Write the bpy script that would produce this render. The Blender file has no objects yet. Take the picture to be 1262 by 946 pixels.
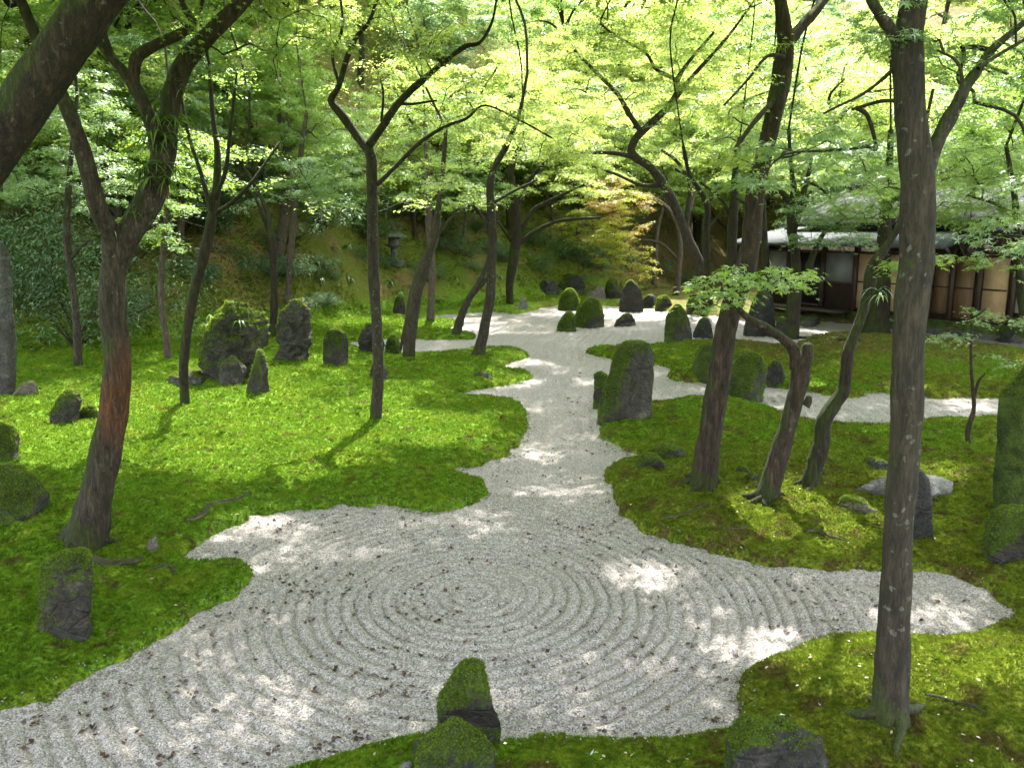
import bpy, math, random
import numpy as np
from math import radians as R

random.seed(7)
rng = np.random.default_rng(11)
SC = bpy.context.scene
COL = SC.collection

# ------------------------------------------------------------------ camera, sky, sun, exposure
CAM_H, PITCH, FPX = 2.8, R(10.5), 1021.0
cam_d = bpy.data.cameras.new('camera')
cam_d.sensor_width = 36.0
cam_d.lens = FPX / 1262.0 * 36.0
cam_d.clip_start = 0.05
cam_d.clip_end = 1500.0
cam = bpy.data.objects.new('camera', cam_d)
cam.location = (0, 0, CAM_H)
cam.rotation_euler = (math.pi / 2 - PITCH, 0, 0)
COL.objects.link(cam)
SC.camera = cam

SUN_EL, SUN_AZ = R(57), R(6)
world = bpy.data.worlds.new('World')
SC.world = world
world.use_nodes = True
wn = world.node_tree
bg = wn.nodes['Background']
sky = wn.nodes.new('ShaderNodeTexSky')
sky.sky_type = 'NISHITA'
sky.sun_disc = False
sky.sun_elevation = SUN_EL
sky.sun_rotation = SUN_AZ
sky.dust_density = 2.0
sky.ozone_density = 0.6
hsv = wn.nodes.new('ShaderNodeHueSaturation')   # a hazy summer sky, paler than a clear one
hsv.inputs['Saturation'].default_value = 0.30
wn.links.new(sky.outputs[0], hsv.inputs['Color'])
wn.links.new(hsv.outputs[0], bg.inputs[0])
bg.inputs[1].default_value = 0.15
sun_d = bpy.data.lights.new('sun', 'SUN')
sun_d.energy = 2.2
sun_d.angle = R(0.6)
sun_d.color = (1.0, 0.955, 0.87)
sun = bpy.data.objects.new('sun', sun_d)
sun.rotation_euler = (math.pi / 2 - SUN_EL, 0, math.pi - SUN_AZ)
sun.location = (0, 30, 40)
COL.objects.link(sun)
SUNV = np.array([math.sin(SUN_AZ) * math.cos(SUN_EL), math.cos(SUN_AZ) * math.cos(SUN_EL), math.sin(SUN_EL)])

SC.view_settings.view_transform = 'Standard'
SC.view_settings.look = 'None'
SC.view_settings.gamma = 1.0
SC.view_settings.use_curve_mapping = False
SC.view_settings.exposure = 3.42
SC.render.engine = 'CYCLES'
cy = SC.cycles
cy.max_bounces = 7
cy.diffuse_bounces = 4
cy.glossy_bounces = 2
cy.transmission_bounces = 5
cy.transparent_max_bounces = 4
cy.use_denoising = True
cy.caustics_reflective = False
cy.caustics_refractive = False
cy.sample_clamp_indirect = 6.0
try:
    cy.denoiser = 'OPENIMAGEDENOISE'
except Exception:
    pass

# ------------------------------------------------------------------ projection helpers
FW = np.array([0, math.cos(PITCH), -math.sin(PITCH)])
UP = np.array([0, math.sin(PITCH), math.cos(PITCH)])
EYE = np.array([0.0, 0.0, CAM_H])

def ray(px, py):
    return FW + (px - 631.0) / FPX * np.array([1.0, 0, 0]) - (py - 473.0) / FPX * UP

def at(px, py, D):
    d = ray(px, py)
    return EYE + d * (D / d[1])

def flat(px, py, z=0.0):
    d = ray(px, py)
    return EYE + d * ((z - CAM_H) / d[2])

# ------------------------------------------------------------------ vector noise
def _hash(ix, iy, iz, seed):
    h = (ix.astype(np.int64) * 374761393 + iy.astype(np.int64) * 668265263 + iz.astype(np.int64) * 2147483647 + seed * 974711) & 0xFFFFFFFF
    h = ((h ^ (h >> 13)) * 1274126177) & 0xFFFFFFFF
    h = ((h ^ (h >> 16)) * 2246822519) & 0xFFFFFFFF
    h = h ^ (h >> 15)
    return (h & 0xFFFFFF).astype(np.float64) / 0xFFFFFF * 2 - 1

def vnoise(P, seed=0):
    P = np.asarray(P, float)
    f = np.floor(P)
    t = P - f
    t = t * t * (3 - 2 * t)
    i = f.astype(np.int64)
    out = 0
    for a in (0, 1):
        wx = t[..., 0] if a else 1 - t[..., 0]
        for b in (0, 1):
            wy = t[..., 1] if b else 1 - t[..., 1]
            for c in (0, 1):
                wz = t[..., 2] if c else 1 - t[..., 2]
                out = out + wx * wy * wz * _hash(i[..., 0] + a, i[..., 1] + b, i[..., 2] + c, seed)
    return out

def n2(x, y, s, seed=0):
    return vnoise(np.stack([x / s, y / s, np.zeros_like(x) + seed * 0.37], -1), seed)

def sstep(a, b, x):
    t = np.clip((x - a) / (b - a), 0, 1)
    return t * t * (3 - 2 * t)

# ------------------------------------------------------------------ object helpers
def put(o, parent=None):
    COL.objects.link(o)
    if parent is not None:
        o.parent = parent
    return o

def tag(o, label=None, cat=None, group=None, kind=None):
    if label: o['label'] = label
    if cat: o['category'] = cat
    if group: o['group'] = group
    if kind: o['kind'] = kind
    return o

def empty(name, loc, label, cat, group=None):
    o = bpy.data.objects.new(name, None)
    o.empty_display_size = 0.2
    o.location = tuple(float(v) for v in loc)
    put(o)
    return tag(o, label, cat, group)

def mesh_np(name, V, faces, mats, rnd=None, smooth=False, midx=None):
    """faces: list of (m,k) int arrays"""
    me = bpy.data.meshes.new(name)
    V = np.ascontiguousarray(V, dtype=np.float32)
    me.vertices.add(len(V))
    me.vertices.foreach_set('co', V.ravel())
    faces = [np.asarray(f, dtype=np.int32) for f in faces if len(f)]
    loops = np.concatenate([f.ravel() for f in faces])
    tot = np.concatenate([np.full(len(f), f.shape[1], np.int32) for f in faces])
    start = np.concatenate([[0], np.cumsum(tot)[:-1]]).astype(np.int32)
    me.loops.add(len(loops))
    me.loops.foreach_set('vertex_index', loops)
    me.polygons.add(len(tot))
    me.polygons.foreach_set('loop_start', start)
    if smooth:
        me.polygons.foreach_set('use_smooth', np.ones(len(tot), dtype=bool))
    if midx is not None:
        me.polygons.foreach_set('material_index', np.asarray(midx, np.int32))
    for m in (mats if isinstance(mats, (list, tuple)) else [mats]):
        me.materials.append(m)
    if rnd is not None:
        at_ = me.attributes.new('rnd', 'FLOAT', 'FACE')
        at_.data.foreach_set('value', np.asarray(rnd, np.float32))
    me.update(calc_edges=True)
    return me

def obj_np(name, V, faces, mats, parent=None, origin=None, **kw):
    if origin is not None:
        V = np.asarray(V) - np.asarray(origin)
    o = bpy.data.objects.new(name, mesh_np(name, V, faces, mats, **kw))
    put(o, parent)
    if origin is not None and parent is None:
        o.location = tuple(float(v) for v in origin)
    return o

class Acc:
    """collects verts/quads/tris of one mesh"""
    def __init__(s):
        s.V, s.Q, s.T, s.n = [], [], [], 0
    def add(s, V, Q=None, T=None):
        V = np.asarray(V, float)
        s.V.append(V)
        if Q is not None and len(Q): s.Q.append(np.asarray(Q) + s.n)
        if T is not None and len(T): s.T.append(np.asarray(T) + s.n)
        s.n += len(V)
    def arrays(s):
        F = []
        if s.Q: F.append(np.concatenate(s.Q))
        if s.T: F.append(np.concatenate(s.T))
        return np.concatenate(s.V), F
    def obj(s, name, mats, parent=None, origin=None, **kw):
        V, F = s.arrays()
        return obj_np(name, V, F, mats, parent, origin, **kw)
    def box(s, fr, lo, hi, jit=0.0):
        """fr maps (k,3) local to world"""
        x0, y0, z0 = lo; x1, y1, z1 = hi
        v = np.array([[x0,y0,z0],[x1,y0,z0],[x1,y1,z0],[x0,y1,z0],[x0,y0,z1],[x1,y0,z1],[x1,y1,z1],[x0,y1,z1]], float)
        s.add(fr(v), Q=[[0,3,2,1],[4,5,6,7],[0,1,5,4],[1,2,6,5],[2,3,7,6],[3,0,4,7]])

# ------------------------------------------------------------------ materials
class NT:
    def __init__(s, name):
        s.m = bpy.data.materials.new(name)
        s.m.use_nodes = True
        s.t = s.m.node_tree
        s.t.nodes.clear()
        s.out = s.n('ShaderNodeOutputMaterial')
    def n(s, typ, **kw):
        nd = s.t.nodes.new(typ)
        for k, v in kw.items():
            setattr(nd, k, v)
        return nd
    def l(s, a, b):
        s.t.links.new(a, b)
    def setin(s, nd, key, v):
        if hasattr(v, 'is_linked') or isinstance(v, bpy.types.NodeSocket):
            s.l(v, nd.inputs[key])
        else:
            nd.inputs[key].default_value = v
    def pos(s, kind='pos'):
        if kind == 'pos':
            return s.n('ShaderNodeNewGeometry').outputs['Position']
        return s.n('ShaderNodeTexCoord').outputs['Object']
    def noise(s, vec, scale, detail=3.0, rough=0.55, dist=0.0):
        nd = s.n('ShaderNodeTexNoise')
        s.l(vec, nd.inputs['Vector'])
        nd.inputs['Scale'].default_value = scale
        nd.inputs['Detail'].default_value = detail
        nd.inputs['Roughness'].default_value = rough
        nd.inputs['Distortion'].default_value = dist
        return nd.outputs['Fac']
    def voro(s, vec, scale, feature='F1'):
        nd = s.n('ShaderNodeTexVoronoi')
        nd.feature = feature
        s.l(vec, nd.inputs['Vector'])
        nd.inputs['Scale'].default_value = scale
        return nd
    def ramp(s, fac, stops, interp='LINEAR'):
        nd = s.n('ShaderNodeValToRGB')
        nd.color_ramp.interpolation = interp
        el = nd.color_ramp.elements
        while len(el) < len(stops): el.new(0.5)
        for e, (p, c) in zip(el, stops):
            e.position = p
            e.color = c if len(c) == 4 else (*c, 1)
        s.l(fac, nd.inputs[0])
        return nd.outputs[0]
    def step(s, fac, a, b):
        nd = s.n('ShaderNodeMapRange')
        nd.interpolation_type = 'SMOOTHSTEP'
        s.setin(nd, 0, fac)
        nd.inputs[1].default_value = a
        nd.inputs[2].default_value = b
        return nd.outputs[0]
    def math(s, op, a, b=0.0):
        nd = s.n('ShaderNodeMath', operation=op)
        s.setin(nd, 0, a); s.setin(nd, 1, b)
        return nd.outputs[0]
    def mix(s, fac, a, b, blend='MIX'):
        nd = s.n('ShaderNodeMix', data_type='RGBA', blend_type=blend)
        s.setin(nd, 0, fac)
        s.setin(nd, 6, a if isinstance(a, bpy.types.NodeSocket) else (*a, 1))
        s.setin(nd, 7, b if isinstance(b, bpy.types.NodeSocket) else (*b, 1))
        return nd.outputs[2]
    def bump(s, h, strength=0.5, dist=0.02, normal=None):
        nd = s.n('ShaderNodeBump')
        s.l(h, nd.inputs['Height'])
        nd.inputs['Strength'].default_value = strength
        nd.inputs['Distance'].default_value = dist
        if normal is not None: s.l(normal, nd.inputs['Normal'])
        return nd.outputs[0]
    def pbr(s, color, rough=0.8, normal=None, spec=0.3):
        p = s.n('ShaderNodeBsdfPrincipled')
        s.setin(p, 'Base Color', color if isinstance(color, bpy.types.NodeSocket) else (*color, 1))
        s.setin(p, 'Roughness', rough)
        s.setin(p, 'Specular IOR Level', spec)
        if normal is not None: s.l(normal, p.inputs['Normal'])
        return p
    def done(s, sh):
        s.l(sh.outputs[0] if hasattr(sh, 'outputs') else sh, s.out.inputs[0])
        return s.m

def leaf_mat(name, dark, light, trans, gloss=0.08, tfac=0.5, rough=0.38, warm=None):
    t = NT(name)
    a = t.n('ShaderNodeAttribute', attribute_name='rnd').outputs['Fac']
    big = t.noise(t.pos(), 0.55, 2.0)
    f = t.math('ADD', t.math('MULTIPLY', a, 0.6), t.math('MULTIPLY', big, 0.4))
    c = t.ramp(f, [(0.2, dark), (0.75, light)])
    tl = tuple(min(1, v * 1.25) for v in trans); td = tuple(v * 0.7 for v in trans)
    tc = t.ramp(f, [(0.2, td), (0.8, tl)])
    if warm:
        wf = t.step(t.noise(t.pos(), 0.9, 2.0), 0.48, 0.62)
        c = t.mix(wf, c, warm[0]); tc = t.mix(wf, tc, warm[1])
    d = t.n('ShaderNodeBsdfDiffuse'); t.l(c, d.inputs[0])
    tr = t.n('ShaderNodeBsdfTranslucent'); t.l(tc, tr.inputs[0])
    m1 = t.n('ShaderNodeMixShader'); m1.inputs[0].default_value = tfac
    t.l(d.outputs[0], m1.inputs[1]); t.l(tr.outputs[0], m1.inputs[2])
    g = t.n('ShaderNodeBsdfGlossy'); g.inputs['Roughness'].default_value = rough
    g.inputs[0].default_value = (0.9, 0.95, 0.95, 1)
    m2 = t.n('ShaderNodeMixShader'); m2.inputs[0].default_value = gloss
    t.l(m1.outputs[0], m2.inputs[1]); t.l(g.outputs[0], m2.inputs[2])
    return t.done(m2)

def bark_mat(name, c1, c2, moss=0.4, lichen=0.3, orange=None, rust=(0.075, 0.026, 0.008), relief=1.0):
    t = NT(name)
    o = t.pos('obj')
    mp = t.n('ShaderNodeMapping'); mp.inputs['Scale'].default_value = (1, 1, 0.28)
    t.l(o, mp.inputs[0])
    nz = t.noise(mp.outputs[0], 22, 5, 0.65, 0.4)
    fine = t.noise(o, 60, 4, 0.6)
    big = t.noise(o, 3.2, 3)
    col = t.ramp(nz, [(0.3, c1), (0.7, c2)])
    if lichen > 0:
        lv = t.noise(o, 17.0, 3.0, 0.55, 0.3)
        wv = t.n('ShaderNodeTexNoise'); t.l(o, wv.inputs['Vector']); wv.inputs['Scale'].default_value = 9.0
        va = t.n('ShaderNodeVectorMath', operation='ADD'); vm_ = t.n('ShaderNodeVectorMath', operation='SCALE'); vm_.inputs['Scale'].default_value = 0.09
        t.l(wv.outputs['Color'], vm_.inputs[0]); t.l(o, va.inputs[0]); t.l(vm_.outputs[0], va.inputs[1])
        vs = t.voro(va.outputs[0], 13.0)
        sp = t.math('MULTIPLY', t.math('SUBTRACT', 1.0, t.step(t.math('ADD', vs.outputs['Distance'], t.math('MULTIPLY', fine, .25)), 0.30, 0.36)), t.step(big, 0.62 - .22 * lichen, 0.66 - .22 * lichen))
        lf = t.math('MULTIPLY', t.math('MAXIMUM', sp, t.step(lv, 0.68 - 0.05 * lichen, 0.74 - 0.05 * lichen)), 0.42)
        col = t.mix(lf, col, (0.15, 0.155, 0.13))
    if orange:
        z = t.n('ShaderNodeSeparateXYZ'); t.l(o, z.inputs[0])
        zz = t.math('ADD', z.outputs[2], t.math('MULTIPLY', t.math('SUBTRACT', big, 0.5), 0.5))
        f1 = t.step(zz, orange[0], orange[0] + 0.2)
        f2 = t.math('SUBTRACT', 1.0, t.step(zz, orange[1] - 0.7, orange[1]))
        ff = t.math('MULTIPLY', t.math('MULTIPLY', f1, f2), t.math('MULTIPLY', t.step(t.math('ADD', t.math('MULTIPLY', t.noise(o, 5, 6, .7), .6), t.math('MULTIPLY', nz, .4)), 0.30, 0.62), 0.9))
        col = t.mix(ff, col, t.mix(nz, rust, tuple(v * 1.7 for v in rust)))
    if moss > 0:
        g = t.n('ShaderNodeNewGeometry')
        sx = t.n('ShaderNodeSeparateXYZ'); t.l(g.outputs['Normal'], sx.inputs[0])
        v = t.math('ADD', t.math('MULTIPLY', sx.outputs[2], 0.5), t.math('ADD', t.math('MULTIPLY', big, 1.0), t.math('MULTIPLY', fine, 0.25)))
        oz = t.n('ShaderNodeSeparateXYZ'); t.l(o, oz.inputs[0])
        v = t.math('ADD', v, t.math('MULTIPLY', t.step(oz.outputs[2], 0.45, 0.0), 0.28))
        v = t.math('SUBTRACT', v, t.math('MULTIPLY', sx.outputs[0], 0.12))
        mf = t.math('MULTIPLY', t.step(v, 0.98 - 0.5 * moss, 1.12 - 0.5 * moss), 0.9)
        col = t.mix(mf, col, t.mix(fine, (0.012, 0.02, 0.004), (0.045, 0.06, 0.008)))
    h = t.math('ADD', nz, t.math('MULTIPLY', fine, 0.35))
    mp2 = t.n('ShaderNodeMapping'); mp2.inputs['Scale'].default_value = (1, 1, 0.1)
    t.l(o, mp2.inputs[0])
    ck = t.math('MULTIPLY', t.math('ABSOLUTE', t.math('SUBTRACT', t.noise(mp2.outputs[0], 30, 5, 0.7, 0.5), 0.5)), 1.6)
    h = t.math('ADD', h, t.math('MULTIPLY', t.step(ck, 0.0, 0.14), 0.3))
    col = t.mix(t.math('MULTIPLY', t.math('SUBTRACT', 1.0, t.step(ck, 0.0, 0.10)), 0.5), col, tuple(v * .5 for v in c1))
    return t.done(t.pbr(col, 0.85, t.bump(h, relief, 0.03), 0.25))

def rock_mat(name, c1, c2, moss=0.5, mosscol=((0.008, 0.016, 0.002), (0.055, 0.085, 0.008)), pale=0.3):
    t = NT(name)
    o = t.pos('obj')
    nz = t.noise(o, 7, 6, 0.65, 0.3)
    fine = t.noise(o, 55, 5, 0.7)
    crack = t.voro(o, 7.0, 'DISTANCE_TO_EDGE').outputs['Distance']
    col = t.ramp(nz, [(0.3, c1), (0.68, c2)])
    col = t.mix(t.math('MULTIPLY', t.step(fine, .62, .35), 0.75), col, tuple(v * 0.4 for v in c1))
    if pale > 0:
        pf = t.math('MULTIPLY', t.step(t.noise(o, 8, 6, 0.7, 0.6), 0.56 - 0.05 * pale, 0.74 - 0.05 * pale), 0.55)
        col = t.mix(pf, col, tuple(min(.5, v * 2.6) for v in c2))
    g = t.n('ShaderNodeNewGeometry')
    sx = t.n('ShaderNodeSeparateXYZ'); t.l(g.outputs['Normal'], sx.inputs[0])
    v = t.math('ADD', t.math('MULTIPLY', sx.outputs[2], 0.55), t.math('ADD', t.math('MULTIPLY', nz, 0.9), t.math('MULTIPLY', fine, 0.3)))
    v = t.math('SUBTRACT', v, t.math('MULTIPLY', sx.outputs[0], 0.35))
    gz_ = t.n('ShaderNodeSeparateXYZ'); t.l(t.n('ShaderNodeTexCoord').outputs['Generated'], gz_.inputs[0])
    v = t.math('ADD', v, t.math('MULTIPLY', t.math('SUBTRACT', gz_.outputs[2], 0.62), 0.75 * min(1, moss * 1.3)))
    mf = t.step(v, 1.22 - 1.0 * moss, 1.36 - 1.0 * moss)
    mc = t.mix(t.step(t.math('ADD', t.math('MULTIPLY', t.noise(o, 70, 4, .7), .6), t.math('MULTIPLY', t.noise(o, 6, 3), .4)), .35, .65), mosscol[0], mosscol[1])
    col = t.mix(mf, col, mc)
    h = t.math('ADD', t.math('ADD', nz, t.math('MULTIPLY', fine, 0.4)), t.math('MULTIPLY', t.step(crack, 0.0, 0.08), 0.15))
    rough = t.math('ADD', 0.62, t.math('MULTIPLY', mf, 0.35))
    blot = t.noise(o, 2.6, 4, .65, .5)
    col = t.mix(t.math('MULTIPLY', t.math('MULTIPLY', t.step(blot, .5, .62), .6), t.math('SUBTRACT', 1.0, mf)), col, tuple(v * .5 for v in c1))
    return t.done(t.pbr(col, rough, t.bump(h, 1.0, 0.06), 0.3))

def moss_color(t):
    p = t.pos()
    sx = t.n('ShaderNodeSeparateXYZ'); t.l(p, sx.inputs[0])
    fine = t.noise(p, 38, 4, 0.65)
    mid = t.noise(p, 4.5, 4, 0.6, 0.4)
    big = t.noise(p, 0.9, 3, 0.6, 0.6)
    # lush haircap moss on the left, olive cushions and bare brown earth to the right
    right = t.step(t.math('ADD', sx.outputs[0], t.math('MULTIPLY', t.math('SUBTRACT', big, 0.5), 3.0)), -0.6, 1.6)
    near = t.math('SUBTRACT', 1.0, t.step(sx.outputs[1], 8.5, 11.5))
    olive = t.math('MULTIPLY', right, t.math('MAXIMUM', t.step(big, 0.42, 0.62), t.math('MULTIPLY', near, 0.85)))
    clump = t.noise(p, 13, 3, 0.6, 0.3)
    lush = t.ramp(fine, [(0.28, (0.026, 0.055, 0.005)), (0.5, (0.095, 0.185, 0.011)), (0.74, (0.22, 0.35, 0.024))])
    ol = t.ramp(fine, [(0.28, (0.034, 0.040, 0.006)), (0.52, (0.125, 0.14, 0.014)), (0.78, (0.28, 0.295, 0.030))])
    c = t.mix(olive, lush, ol)
    yel = t.math('MULTIPLY', t.step(t.noise(p, 2.1, 3, 0.6, 0.5), 0.48, 0.66), 0.6)
    c = t.mix(yel, c, t.mix(fine, (0.07, 0.095, 0.008), (0.24, 0.30, 0.022)))
    c = t.mix(t.math('MULTIPLY', t.step(clump, 0.62, 0.38), 0.55), c, t.mix(fine, (0.012, 0.024, 0.003), (0.05, 0.085, 0.008)))
    br = t.step(t.math('ADD', mid, t.math('MULTIPLY', olive, 0.075)), 0.575, 0.665)
    br = t.math('MULTIPLY', br, 0.8)
    c = t.mix(br, c, t.mix(fine, (0.022, 0.014, 0.007), (0.125, 0.078, 0.032)))
    # slope and the far right: thin reddish earth between moss
    hz = t.step(sx.outputs[2], 0.35, 1.0)
    c = t.mix(t.math('MULTIPLY', hz, 0.75), c, t.mix(fine, (0.022, 0.038, 0.005), (0.11, 0.145, 0.018)))
    hz2 = t.math('MULTIPLY', t.math('MULTIPLY', hz, t.math('SUBTRACT', 1.0, t.math('MULTIPLY', t.step(sx.outputs[0], -4.0, 0.0), 0.75))), t.step(t.noise(p, 0.65, 4, 0.6, 0.8), 0.44, 0.6))
    c = t.mix(hz2, c, t.mix(fine, (0.08, 0.04, 0.024), (0.24, 0.135, 0.085)))
    hz3 = t.math('MULTIPLY', t.math('MULTIPLY', hz, t.math('SUBTRACT', 1.0, t.math('MULTIPLY', t.step(sx.outputs[0], -5.0, -2.0), 0.6))), t.math('ADD', 0.35, t.math('MULTIPLY', t.step(mid, 0.4, 0.6), 0.5)))  # pale olive held back on the middle slope; its shade is put into the colour
    c = t.mix(hz3, c, t.mix(fine, (0.05, 0.058, 0.012), (0.17, 0.175, 0.035)))
    far = t.math('MULTIPLY', t.math('MULTIPLY', t.step(sx.outputs[1], 15.5, 19), t.step(sx.outputs[0], 3.5, 6)), t.step(mid, 0.40, 0.55))
    c = t.mix(far, c, (0.10, 0.06, 0.03))
    return c, fine, mid

def make_moss():
    t = NT('moss_ground')
    c, fine, mid = moss_color(t)
    return t.done(t.pbr(c, 0.95, t.bump(t.math('ADD', fine, t.math('MULTIPLY', mid, 2.5)), 1.0, 0.04), 0.1))

def make_moss_tuft():
    t = NT('moss_tuft')
    c, fine, mid = moss_color(t)
    c2 = t.mix(0.35, c, (0.17, 0.29, 0.025))
    d = t.n('ShaderNodeBsdfDiffuse'); t.l(c, d.inputs[0])
    tr = t.n('ShaderNodeBsdfTranslucent'); t.l(c2, tr.inputs[0])
    m = t.n('ShaderNodeMixShader'); m.inputs[0].default_value = 0.45
    t.l(d.outputs[0], m.inputs[1]); t.l(tr.outputs[0], m.inputs[2])
    return t.done(m)

def make_gravel(name='gravel', dim=0.51):
    t = NT(name)
    p = t.pos()
    v = t.voro(p, 115)
    v2 = t.voro(p, 40)
    sc = t.n('ShaderNodeSeparateColor'); t.l(v.outputs['Color'], sc.inputs[0])
    sc2 = t.n('ShaderNodeSeparateColor'); t.l(v2.outputs['Color'], sc2.inputs[0])
    k = dim
    c = t.ramp(sc.outputs[0], [(0.0, (0.12*k, 0.11*k, 0.105*k)), (0.3, (0.385*k, 0.35*k, 0.335*k)), (0.75, (0.57*k, 0.525*k, 0.50*k)), (1.0, (0.82*k, 0.76*k, 0.73*k))])
    dk = t.step(sc2.outputs[1], 0.86, 0.9)
    c = t.mix(t.math('MULTIPLY', dk, 0.5), c, (0.11, 0.09, 0.085))
    big = t.noise(p, 1.2, 4, 0.6)
    c = t.mix(t.math('MULTIPLY', t.step(big, 0.42, 0.68), 0.22), c, (0.22, 0.20, 0.17))
    h = t.math('ADD', t.math('MULTIPLY', v.outputs['Distance'], -1.0), t.math('MULTIPLY', sc.outputs[1], 0.6))
    return t.done(t.pbr(c, 0.85, t.bump(h, 0.7, 0.009), 0.25))

def plain(name, c1, c2, scale=8, rough=0.7, bump=0.2, stretch=(1, 1, 1), spec=0.3):
    t = NT(name)
    mp = t.n('ShaderNodeMapping'); mp.inputs['Scale'].default_value = stretch
    t.l(t.pos('obj'), mp.inputs[0])
    n = t.noise(mp.outputs[0], scale, 5, 0.6, 0.2)
    c = t.ramp(n, [(0.3, c1), (0.7, c2)])
    return t.done(t.pbr(c, rough, t.bump(n, bump, 0.02), spec))

M = {}
M['moss'] = make_moss()
M['tuft'] = make_moss_tuft()
M['gravel'] = make_gravel()
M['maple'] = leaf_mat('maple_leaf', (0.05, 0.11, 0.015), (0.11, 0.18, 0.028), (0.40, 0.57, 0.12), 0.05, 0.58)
M['maple_yellow'] = leaf_mat('maple_leaf_sunny', (0.07, 0.13, 0.015), (0.14, 0.20, 0.03), (0.54, 0.66, 0.16), 0.04, 0.64)  # yellower copy of the maple leaf; sunlight put into the colour
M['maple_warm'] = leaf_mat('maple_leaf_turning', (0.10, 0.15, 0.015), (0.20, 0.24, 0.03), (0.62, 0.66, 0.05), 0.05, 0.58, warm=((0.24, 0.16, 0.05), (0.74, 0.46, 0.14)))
M['maple_cool'] = leaf_mat('maple_leaf_shade', (0.095, 0.18, 0.065), (0.18, 0.28, 0.11), (0.32, 0.48, 0.13), 0.09, 0.5, 0.5)  # cooler, paler copy; the shaded look is put into the colour
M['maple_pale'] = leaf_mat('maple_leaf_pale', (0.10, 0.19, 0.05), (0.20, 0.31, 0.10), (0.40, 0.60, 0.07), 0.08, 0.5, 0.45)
M['evergreen'] = leaf_mat('evergreen_leaf', (0.06, 0.12, 0.055), (0.13, 0.205, 0.095), (0.08, 0.16, 0.03), 0.03, 0.3, 0.55)
M['fern'] = leaf_mat('fern_frond', (0.03, 0.07, 0.01), (0.08, 0.14, 0.015), (0.18, 0.30, 0.03), 0.08, 0.4)
M['palefern'] = leaf_mat('pale_herb', (0.10, 0.17, 0.08), (0.22, 0.32, 0.16), (0.2, 0.32, 0.1), 0.1, 0.35)
M['capmoss'] = leaf_mat('cushion_moss', (0.028, 0.05, 0.004), (0.12, 0.175, 0.014), (0.22, 0.31, 0.02), 0.0, 0.35)
M['deadleaf'] = leaf_mat('dead_leaf', (0.022, 0.012, 0.010), (0.075, 0.036, 0.025), (0.07, 0.03, 0.015), 0.03, 0.15)
M['paleleaf'] = leaf_mat('bleached_leaf', (0.22, 0.17, 0.11), (0.48, 0.42, 0.33), (0.3, 0.22, 0.12), 0.03, 0.15)
M['bark'] = bark_mat('maple_bark', (0.010, 0.007, 0.0045), (0.066, 0.044, 0.027), 0.42, 0.25)
M['bark_mossy'] = bark_mat('mossy_bark', (0.009, 0.0065, 0.004), (0.044, 0.031, 0.018), 0.75, 0.15)
M['bark_orange'] = bark_mat('rusty_bark', (0.013, 0.0095, 0.006), (0.076, 0.058, 0.038), 0.55, 0.3, orange=(0.8, 2.05))
M['bark_pale'] = bark_mat('pale_bark', (0.045, 0.034, 0.025), (0.13, 0.10, 0.075), 0.2, 0.5)
M['bark_lichen'] = bark_mat('lichen_bark', (0.010, 0.008, 0.005), (0.046, 0.037, 0.024), 0.36, 0.7, relief=0.5)
M['bark_grey'] = bark_mat('grey_bark', (0.018, 0.014, 0.009), (0.080, 0.063, 0.045), 0.5, 0.55)
M['rock'] = rock_mat('grey_rock', (0.013, 0.0115, 0.0085), (0.075, 0.067, 0.052), 0.3, pale=0.5)
M['rock_moss'] = rock_mat('mossy_rock', (0.012, 0.0105, 0.0075), (0.062, 0.054, 0.04), 0.62, pale=0.3)
M['rock_green'] = rock_mat('moss_covered_rock', (0.014, 0.015, 0.010), (0.05, 0.05, 0.04), 0.95, pale=0.1)
M['rock_dark'] = rock_mat('dark_rock', (0.008, 0.0075, 0.0065), (0.04, 0.037, 0.031), 0.25, pale=0.25)
M['rock_pale'] = rock_mat('pale_rock', (0.10, 0.097, 0.09), (0.27, 0.262, 0.245), 0.05, pale=0.5)
M['rock_tan'] = rock_mat('tan_rock', (0.08, 0.065, 0.05), (0.20, 0.17, 0.135), 0.15, pale=0.3)
M['rock_slab'] = rock_mat('slab_stone', (0.03, 0.029, 0.026), (0.08, 0.077, 0.07), 0.1, pale=0.5)
M['root'] = bark_mat('root_bark', (0.10, 0.075, 0.05), (0.28, 0.22, 0.16), 0.35, 0.4)
M['timber'] = plain('dark_timber', (0.018, 0.011, 0.008), (0.05, 0.03, 0.02), 14, 0.6, 0.2, (1, 1, 0.1))
M['plaster'] = plain('ochre_plaster', (0.32, 0.21, 0.12), (0.42, 0.28, 0.165), 5, 0.85, 0.1)
M['board'] = plain('brown_board', (0.10, 0.057, 0.032), (0.17, 0.10, 0.058), 10, 0.65, 0.15, (1, 1, 0.15))
M['paper'] = plain('grey_screen', (0.10, 0.11, 0.10), (0.15, 0.16, 0.15), 3, 0.5, 0.05)
M['curtain'] = plain('white_curtain', (0.38, 0.39, 0.36), (0.52, 0.53, 0.49), 9, 0.8, 0.3, (5, 5, 0.1))
M['roof'] = plain('weathered_copper_roof', (0.034, 0.038, 0.04), (0.06, 0.066, 0.07), 6, 0.8, 0.15, spec=0.1)
M['tile'] = plain('grey_roof_tile', (0.013, 0.014, 0.015), (0.03, 0.032, 0.034), 9, 0.85, 0.3, spec=0.08)
M['doorway_shade'] = plain('dark_opening', (0.008, 0.008, 0.007), (0.014, 0.013, 0.012), 3, 0.35, 0.0)  # dark panel colour, stands for the shade inside the open doorway
M['stone_cut'] = rock_mat('cut_stone', (0.05, 0.05, 0.043), (0.13, 0.128, 0.11), 0.3, pale=0.5)

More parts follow.
